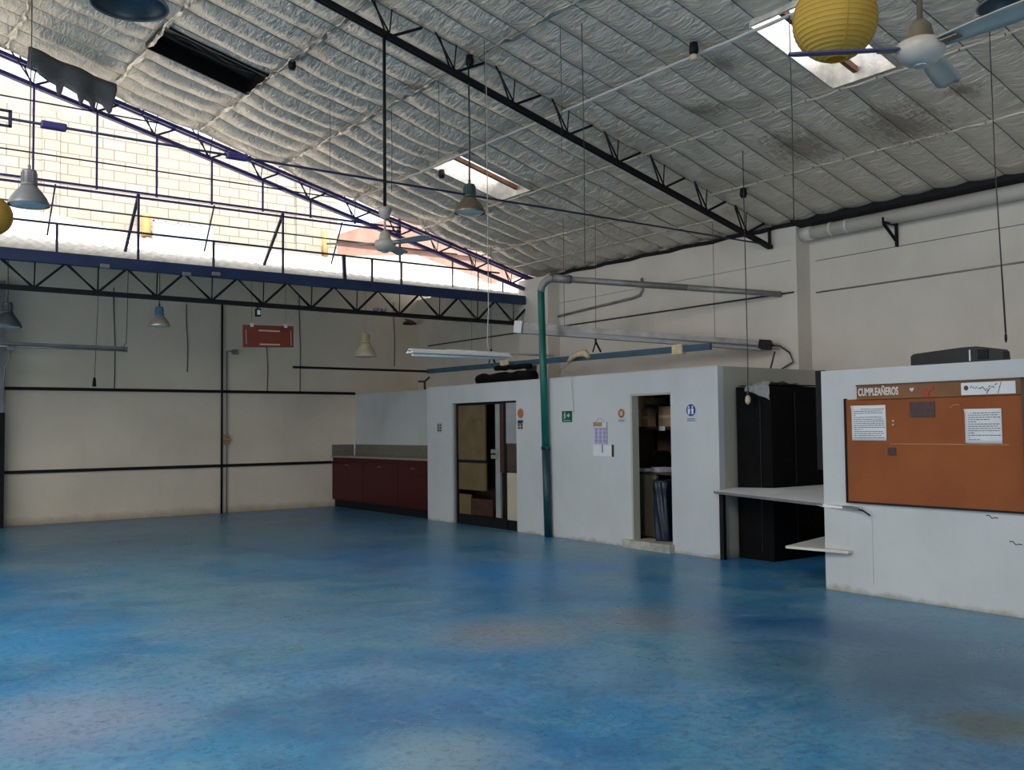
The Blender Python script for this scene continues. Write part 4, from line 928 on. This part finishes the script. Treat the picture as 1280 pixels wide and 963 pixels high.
# white tube fitting
a_, b_ = at(512, 440, 1, 8.35), at(635, 446, 1, 8.35); zz = (a_.z+b_.z)/2
wf = thing('fluorescent_batten', ((a_.x+b_.x)/2, 8.35, zz), 'short white fluorescent fitting hanging left of the green pole', 'light fitting')
MB().box((a_.x, 8.32, zz+.0), (b_.x, 8.38, zz+.035), .004).build('housing', M['white_plastic'], wf)
MB().prism([(a_.x, 8.27, zz-.01), (a_.x, 8.43, zz-.01), (a_.x, 8.38, zz+.02), (a_.x, 8.32, zz+.02)], (b_.x-a_.x, 0, 0)).build('reflector', M['white_plastic'], wf)
MB().tube([(a_.x+.03, 8.35, zz-.025), (b_.x-.03, 8.35, zz-.025)], .013, 8).build('tube', M['paper'], wf)
p = at(611, 437, 1, 8.35); MB().tube([(p.x, 8.35, zz+.03), (p.x-.02, 8.35, zz+.15), (p.x+.0, 8.35, zz+.5), (p.x, 8.35, roofz(p.x)-.03)], .005, 6).build('cord', M['pale_wire'], wf)
a_, b_ = at(558, 438, 1, 13.0), at(692, 445, 1, 13.0)
tag(MB().tube([a_, b_], .02, 8).build('pale_conduit', M['white_plastic']), 'thin pale conduit passing behind the green pole above the rail', 'conduit')
MBs = MB().tube([(a_.x+.5, 13.0, a_.z), (a_.x+.5, 13.0, roofz(a_.x+.5)-.05)], .003, 5); MBs.build('suspension_wire', M['wire'], bpy.data.objects['pale_conduit'])
# long batten
L0, L1 = atd(648, 407, 14.9), at(962, 431.5, 0, 10.9)
lb = thing('long_batten', (L0+L1)/2, 'long grey trunking fitting slanting across above the booth, right of the pole', 'light fitting')
dv = (L1-L0).normalized(); sd_ = Vector((dv.y, -dv.x, 0)).normalized()
MB().bar(L0, L1, .16, .10).build('trunking', M['grey_pipe'], lb)
q0, q1 = L0+Vector((0, 0, -.085)), L1+Vector((0, 0, -.05))
MB().bar(q0-sd_*.02, q0.lerp(q1, .97)-sd_*.02, .20, .07).build('reflector', M['lamp_grey'], lb)
MB().bar(L0-dv*.03+Vector((0, 0, -.03)), L0+dv*.10+Vector((0, 0, -.03)), .23, .19).build('end_cap', M['white_plastic'], lb)
MB().bar(L1-dv*.14, L1+dv*.02, .19, .13).build('end_clamp', M['black_steel'], lb)
MB().tube([L1, L1+Vector((.08, -.12, -.02)), (11.03, 8.32, L1.z-.12), (11.03, 8.26, 2.48), (11.0, 8.5, 2.36), (10.7, 8.4, 2.36), (10.75, 8.35, 2.62)], .012, 6).build('cable', M['wire'], lb)
for f_ in (.2, .8):
    p = L0.lerp(L1, f_); MB().tube([p+Vector((0, 0, .04)), (p.x, p.y, roofz(p.x)-.06)], .0035, 5).build('suspension_wire', M['wire'], lb)
# dark bundles, post on booth roof
bdl = [((598, 466), (668, 474), .10, 'thick black rolled bundle lying on the booth roof left of the green pole'), ((622, 462), (655, 461), .035, 'thin black roll lying on top of the thick bundle')]
a_, b_ = at(598, 472, 0, 9.3), at(668, 468, 0, 9.3)
def roll(p, q, r, lab):
    n = 14; pts = [p.lerp(q, k/n)+Vector((.012*math.sin(k*1.9), 0, r*.12*math.sin(k*1.3))) for k in range(n+1)]
    tag(MB().tube(pts, [r*(.85+.2*abs(math.sin(k*1.1))) for k in range(n+1)], 10).build('black_roll', M['black']), lab, 'roll', 'black rolls on the booth roof')
zr0 = TOPB
roll(Vector((9.3, a_.y, zr0+.10)), Vector((9.3, b_.y, zr0+.10)), .095, 'thick black rolled bundle lying on the booth roof left of the green pole')
roll(Vector((9.25, at(622, 463, 0, 9.3).y, zr0+.265)), Vector((9.3, b_.y+.1, zr0+.26)), .045, 'thinner black roll lying on top of the thick black bundle')
y_ = at(661, 462, 0, 9.5).y
o = MB().lathe([(0, 0), (.10, 0), (.10, .04), (.085, .06), (.09, .26), (.1, .29), (0, .29)], (9.55, y_, zr0), 16).build('black_drum', M['dark_brown']); tag(o, 'dark upright drum on the booth roof just left of the green pole', 'drum')
p = at(531, 486, 0, 9.56); ep = thing('short_post', (9.56, p.y, zr0+.02), 'short dark post with a tilted crossbar on the booth roof', 'post')
MB().tube([(9.56, p.y, zr0+.02), (9.56, p.y, zr0+.20)], .022, 8).build('upright', M['dark_brown'], ep); MB().tube([(9.56, p.y+.22, zr0+.19), (9.56, p.y, zr0+.18), (9.56, p.y-.16, zr0+.25)], .02, 8).build('crossbar', M['dark_brown'], ep)

# ------------------------------------------------------------------ pendant lamps
def pendant(p, dia, ztop, label, cap, refl, lens='lens', hh=1.0, style='bell', cord=.006, cordm='wire', group='industrial pendant lamps'):
    R = dia/2; r = thing('pendant_lamp', p, label, 'pendant lamp', group)
    x, y, z = p
    H = dia*.52*hh
    prof = [(R, 0), (R*1.02, .006), (R*.97, H*.14), (R*.86, H*.38), (R*.66, H*.66), (R*.46, H*.88), (R*.40, H)]
    inner = [(a*.975, b*.98+.0) for a, b in prof]
    MB().lathe(prof + inner[::-1] + [(prof[0][0], prof[0][1])], p, 40).build('reflector', M[refl], r)
    ch = dia*.40; cr = R*.36
    c = [(R*.40, H), (R*.42, H+.01), (R*.42, H+ch*.12), (cr, H+ch*.16), (cr*1.0, H+ch*.9), (cr*.93, H+ch), (0, H+ch)]
    cap_o = MB().lathe(c, p, 24).build('housing', M[cap], r)
    f = MB()
    for k in range(10):
        a_ = 2*PI*k/10; f.bar((x+cr*math.cos(a_), y+cr*math.sin(a_), z+H+ch*.2), (x+cr*math.cos(a_), y+cr*math.sin(a_), z+H+ch*.85), .014, .008)
    f.build('cooling_fins', M[cap], cap_o)
    MB().lathe([(R*.93, .012), (R*.8, -.004), (R*.5, -.014), (0, -.018)], p, 32).build('lens', M[lens], r)
    MB().lathe([(0, H*.95), (R*.16, H*.9), (R*.22, H*.55), (R*.15, H*.3), (0, H*.22)], p, 16).build('bulb', M['lens'], r)
    MB().tube([(x, y, z+H+ch-.005), (x, y, z+H+ch+.05)], .014, 8).build('hook', M[cap], r)
    MB().tube([(x, y, z+H+ch+.04), (x+.006, y, (z+ztop)/2), (x, y, ztop)], cord, 6).build('cord', M[cordm], r)
    return r
PC = at(586, 270, 1, 8.61)
pendant((5.86, 8.61, 3.97), .345, 5.66, 'dark green capped pendant lamp hanging in front of the bright middle skylight', 'lamp_green', 'lamp_brown', cord=.010)
P_ = atd(36, 257, 8.9); pendant(tuple(P_), .36, roofz(P_.x)-.05, 'grey pendant lamp at the left in front of the block wall', 'lamp_grey', 'lamp_grey', cord=.005)
P_ = at(9, 409, 1, YC+.12); pendant(tuple(P_), .36, 3.92, 'dark pendant lamp at the left edge below the blue beam', 'lamp_dark', 'lamp_dark')
P_ = at(199, 408, 1, 14.3); pendant(tuple(P_), .31, 4.08, 'pendant lamp with blue cap and metal reflector below the beam', 'lamp_blue', 'alu')
P_ = at(457, 446, 1, 14.6); pendant(tuple(P_), .37, 4.18, 'cream dome pendant lamp left of the white fluorescent fitting', 'lamp_cream', 'lamp_cream', hh=1.25, cordm='pale_wire')
def openlamp(p, dia, ztop, label):
    r = thing('pendant_lamp', p, label, 'pendant lamp', 'industrial pendant lamps'); R = dia/2
    prof = [(R, 0), (R*1.015, .008), (R*.95, R*.18), (R*.8, R*.45), (R*.5, R*.72), (R*.28, R*.85)]
    MB().lathe(prof + [(a*.97, b*.97) for a, b in prof[::-1]] + [prof[0]], p, 48).build('reflector', M['lamp_dark'], r)
    MB().tube([Vector(p)+Vector((R*1.005*math.cos(2*PI*k/48), R*1.005*math.sin(2*PI*k/48), .004)) for k in range(49)], .006, 6).build('rim', M['lamp_grey'], r)
    MB().lathe([(R*.28, R*.83), (R*.30, R*.9), (R*.28, R*1.5), (0, R*1.5)], p, 24).build('housing', M['lamp_dark'], r)
    MB().lathe([(0, R*.80), (R*.32, R*.70), (R*.40, R*.52), (R*.30, R*.40), (0, R*.36)], p, 24).build('bulb', M['lamp_grey'], r)
    MB().tube([Vector(p)+Vector((0, 0, R*1.48)), (p[0], p[1], ztop)], .008, 6).build('cord', M['wire'], r)
P_ = atd(162, 8, 4.74); openlamp(tuple(P_), .36, roofz(P_.x)-.04, 'large dark pendant lamp seen from below at the top left edge')
P_ = atd(1266, 6, 5.6); openlamp(tuple(P_), .38, roofz(P_.x)-.04, 'dark pendant lamp behind the fan blade in the top right corner')

# ceiling fans
def fan(p, ztop, label, angs, L, wd, mats, canopy_z=None, tilt=-.26, bend=0, top='black_steel'):
    r = thing('ceiling_fan', p, label, 'ceiling fan', 'three-bladed ceiling fans'); x, y, z = p
    MB().lathe([(0, -.075), (.03, -.075), (.075, -.06), (.105, -.025), (.112, .0), (.105, .035), (.06, .055), (0, .055)], p, 32).build('motor_housing', M[mats[0]], r)
    MB().lathe([(.0, -.082), (.035, -.080), (.035, -.07), (0, -.07)], p, 20).build('hub_plate', M['steel_top'], r)
    MB().lathe([(.07, .045), (.062, .06), (.05, .12), (.03, .145), (0, .145)], p, 24).build('rod_cover', M[mats[1]], r)
    if canopy_z: MB().tube([(x, y, z+.13), (x, y, canopy_z)], .012, 10).build('downrod', M[mats[0]], r); MB().tube([(x, y, canopy_z), (x, y, ztop)], .017, 10).build('hanging_rod', M[top], r); MB().lathe([(.02, -.09), (.05, -.07), (.062, -.02), (.075, .03), (.0, .03)], (x, y, canopy_z), 20).build('canopy_cup', M[mats[0]], r)
    else: MB().tube([(x, y, z+.13), (x, y, ztop)], .014, 10).build('downrod', M[top], r)
    for k, a_ in enumerate(angs):
        d_ = Vector((math.cos(a_), math.sin(a_), 0)); n_ = Vector((-d_.y, d_.x, 0))
        def bf_(u, v, d_=d_, n_=n_):
            w_ = wd*(.62+.38*math.sin(min(1, u*1.3)*PI/2))*(1 if u < .93 else 1-.5*((u-.93)/.07)**2)
            return Vector(p)+d_*(.10+(L-.10)*u)+n_*(v*w_)+Vector((0, 0, .01+v*w_*tilt+bend*u*u+.012*(1-4*v*v)))
        b_ = MB().grid(bf_, [i/12 for i in range(13)], [-.5, -.25, 0, .25, .5]).build('blade', M[mats[2] if k != mats[3] else 'fan_fringe'], r); b_.modifiers.new('s', 'SOLIDIFY').thickness = .006
        MB().bar(Vector(p)+d_*.08+Vector((0, 0, .005)), Vector(p)+d_*.2+Vector((0, 0, .005)), .05, .008).build('blade_iron', M[mats[1]], b_)
    return r
fp = at(481, 306, 1, 8.61); fp.x = 4.80
LD, RD = Vector((-_r.x, -_r.y, 0)), Vector((_r.x, _r.y, 0))
vw = Vector((FW.x, FW.y, 0)).normalized(); base_a = math.atan2(_r.y, _r.x)
fan(tuple(fp), 5.72, 'white ceiling fan on a long rod hanging from the dark truss, before the clerestory', (base_a+PI+.03, base_a-.6, base_a+1.35), .60, .12, ('fan_white', 'fan_white', 'fan_white', 9), canopy_z=3.86)
P_ = atd(1151, 63, 4.6)
fan(tuple(P_), roofz(P_.x)-.05, 'large ceiling fan beside the yellow lantern at the top right', (base_a+PI-.10, base_a-1.0, base_a+.92), .62, .125, ('fan_white', 'fan_brown', 'fan_white', 0), top='fan_brown')

# paper lanterns
def lantern(p, dia, ztop, label):
    r = thing('paper_lantern', p, label, 'paper lantern', 'round yellow paper lanterns'); R = dia/2; n = 22
    pr = []
    for k in range(n*4+1):
        a_ = -PI/2+.24+(PI-.48)*k/(n*4); sc = 1-.012*abs(math.sin(PI*k/4)); pr.append((R*math.cos(a_)*sc, R*.985*math.sin(a_)*sc))
    MB().lathe(pr, p, 48).build('paper_shade', M['lantern'], r)
    w_ = MB()
    for k in range(1, n):
        a_ = -PI/2+.24+(PI-.48)*k/n; rr_ = R*math.cos(a_); z_ = R*.985*math.sin(a_)
        w_.tube([Vector(p)+Vector((rr_*1.002*math.cos(2*PI*j/40), rr_*1.002*math.sin(2*PI*j/40), z_)) for j in range(41)], .0016, 4, False)
    w_.build('ribs', M['lantern_rib'], r)
    f = MB()
    for j in range(4):
        b_ = 2*PI*j/4+.9; f.tube([Vector(p)+Vector((a*1.003*math.cos(b_), a*1.003*math.sin(b_), z)) for a, z in pr[::4]], .003, 4, False)
    f.build('paper_seams', M['lantern_rib'], r)
    for s_ in (-1, 1): MB().tube([Vector(p)+Vector((R*.24*math.cos(2*PI*j/30), R*.24*math.sin(2*PI*j/30), s_*R*.955)) for j in range(31)], .004, 6).build('mouth_ring', M['lantern_rib'], r)
    MB().tube([Vector(p)+Vector((0, 0, R*.95)), (p[0], p[1], ztop)], .004, 5).build('cord', M['wire'], r); MB().tube([Vector(p)+Vector((-R*.24, 0, R*.955)), Vector(p)+Vector((R*.24, 0, R*.955))], .003, 5).build('wire_spreader', M['wire'], r)
P_ = atd(1043.5, 26, 5.2); lantern(tuple(P_), .445, roofz(P_.x)-.05, 'large yellow paper lantern in front of the bright skylight at top right')
P_ = atd(-11, 270, 10.7); lantern(tuple(P_), .445, roofz(P_.x)-.05, 'yellow paper lantern cut off by the left edge near the grey pendant')

# loose hanging wires
def hang(px, py0, py1, label, r=.004, off=(0, 0)):
    t_ = atroof(px, py0); b_ = Vector((t_.x+off[0], t_.y+off[1], 0)); d_ = ray(px, py1)
    s_ = (b_.x*FW.x+b_.y*FW.y)/(d_.x*FW.x+d_.y*FW.y); b_.z = EYE+d_.z*s_
    return tag(MB().tube([Vector((t_.x, t_.y, roofz(t_.x)-.01)), Vector((t_.x, t_.y, roofz(t_.x))).lerp(b_, .5)+Vector((.01, 0, 0)), b_], r, 5).build('hanging_wire', M['wire']), label, 'wire', 'loose wires hanging from the ceiling')
hang(489, 134, 240, 'short thin wire hanging just right of the far white fan rod')
hang(605, 48, 215, 'thin wire hanging just right of the dark green pendant cord', .003)
hang(412, 118, 215, 'thin wire hanging left of the far white fan rod', .003)
hang(548, 100, 200, 'thin wire hanging left of the dark green pendant lamp', .003)
hang(727, 25, 330, 'long thin wire hanging near the middle of the ceiling', .004)
hang(700, 30, 190, 'long thin wire left of the middle of the ceiling', .003)
hang(986, 8, 278, 'long thin wire hanging at the left edge of the lantern skylight', .0045)
# wire with pull handle at right
t_ = atroof(1236, 20); hw = thing('ceiling_pull', (t_.x, t_.y, 2.0), 'long dark pull rod hanging down the right side over the notice wall', 'pull cord')
d_ = ray(1250, 424); s_ = (t_.x*FW.x+t_.y*FW.y)/(d_.x*FW.x+d_.y*FW.y); zb_ = EYE+d_.z*s_
MB().tube([(t_.x, t_.y, roofz(t_.x)-.02), (t_.x+.02, t_.y, (zb_+5)/2+.2), (t_.x+.05, t_.y-.03, zb_+.05)], [.004, .004, .008], 6).build('rod', M['wire'], hw)
MB().lathe([(0, .05), (.010, .04), (.012, .0), (.006, -.03), (0, -.03)], (t_.x+.05, t_.y-.03, zb_), 10).build('knob', M['black_steel'], hw)
# pull switch in front of the black cupboard
pc = at(935, 500, 0, 9.06); sw = thing('pull_switch', tuple(pc), 'cream pull switch hanging on a long cord before the black cupboard', 'pull switch')
MB().lathe([(0, .055), (.012, .055), (.03, .03), (.034, .0), (.03, -.035), (.012, -.055), (0, -.056)], pc, 16).build('switch_body', M['cream'], sw)
MB().tube([pc+Vector((0, 0, .05)), pc+Vector((.01, 0, .4)), (pc.x, pc.y, roofz(pc.x)-.05)], .0055, 6).build('cord', M['wire'], sw)
MB().tube([pc+Vector((0, 0, .06)), pc+Vector((0, 0, .11))], .014, 8).build('cord_grip', M['dark_brown'], sw)
# dark lamp-hook holes in the foil
for px, py, lab in ((867, 50, 'dark hook with a pale cap on the straight ceiling strip'), (552, 210, 'small dark hook at the upper corner of the middle skylight'), (365, 72, 'small dark hook on the ceiling just right of the black covered skylight'), (929, 233, 'small dark hook near the right wall end of the dark truss'), (587, 66, 'dark winch block on the truss above the green capped pendant')):
    p = atroof(px, py); o = MB().lathe([(0, -.02), (.035, -.02), (.05, .02), (.04, .10), (0, .11)], (p.x, p.y, p.z-.13), 12).build('ceiling_hook', M['black_steel']); tag(o, lab, 'hook', 'hooks on the ceiling')
    if 'pale cap' in lab: MB().lathe([(0, 0), (.034, 0), (.045, -.02), (.036, -.05), (0, -.055)], (p.x, p.y, p.z-.15), 12).build('cap', M['wood_cream'], o, 'pale cap under the hook')
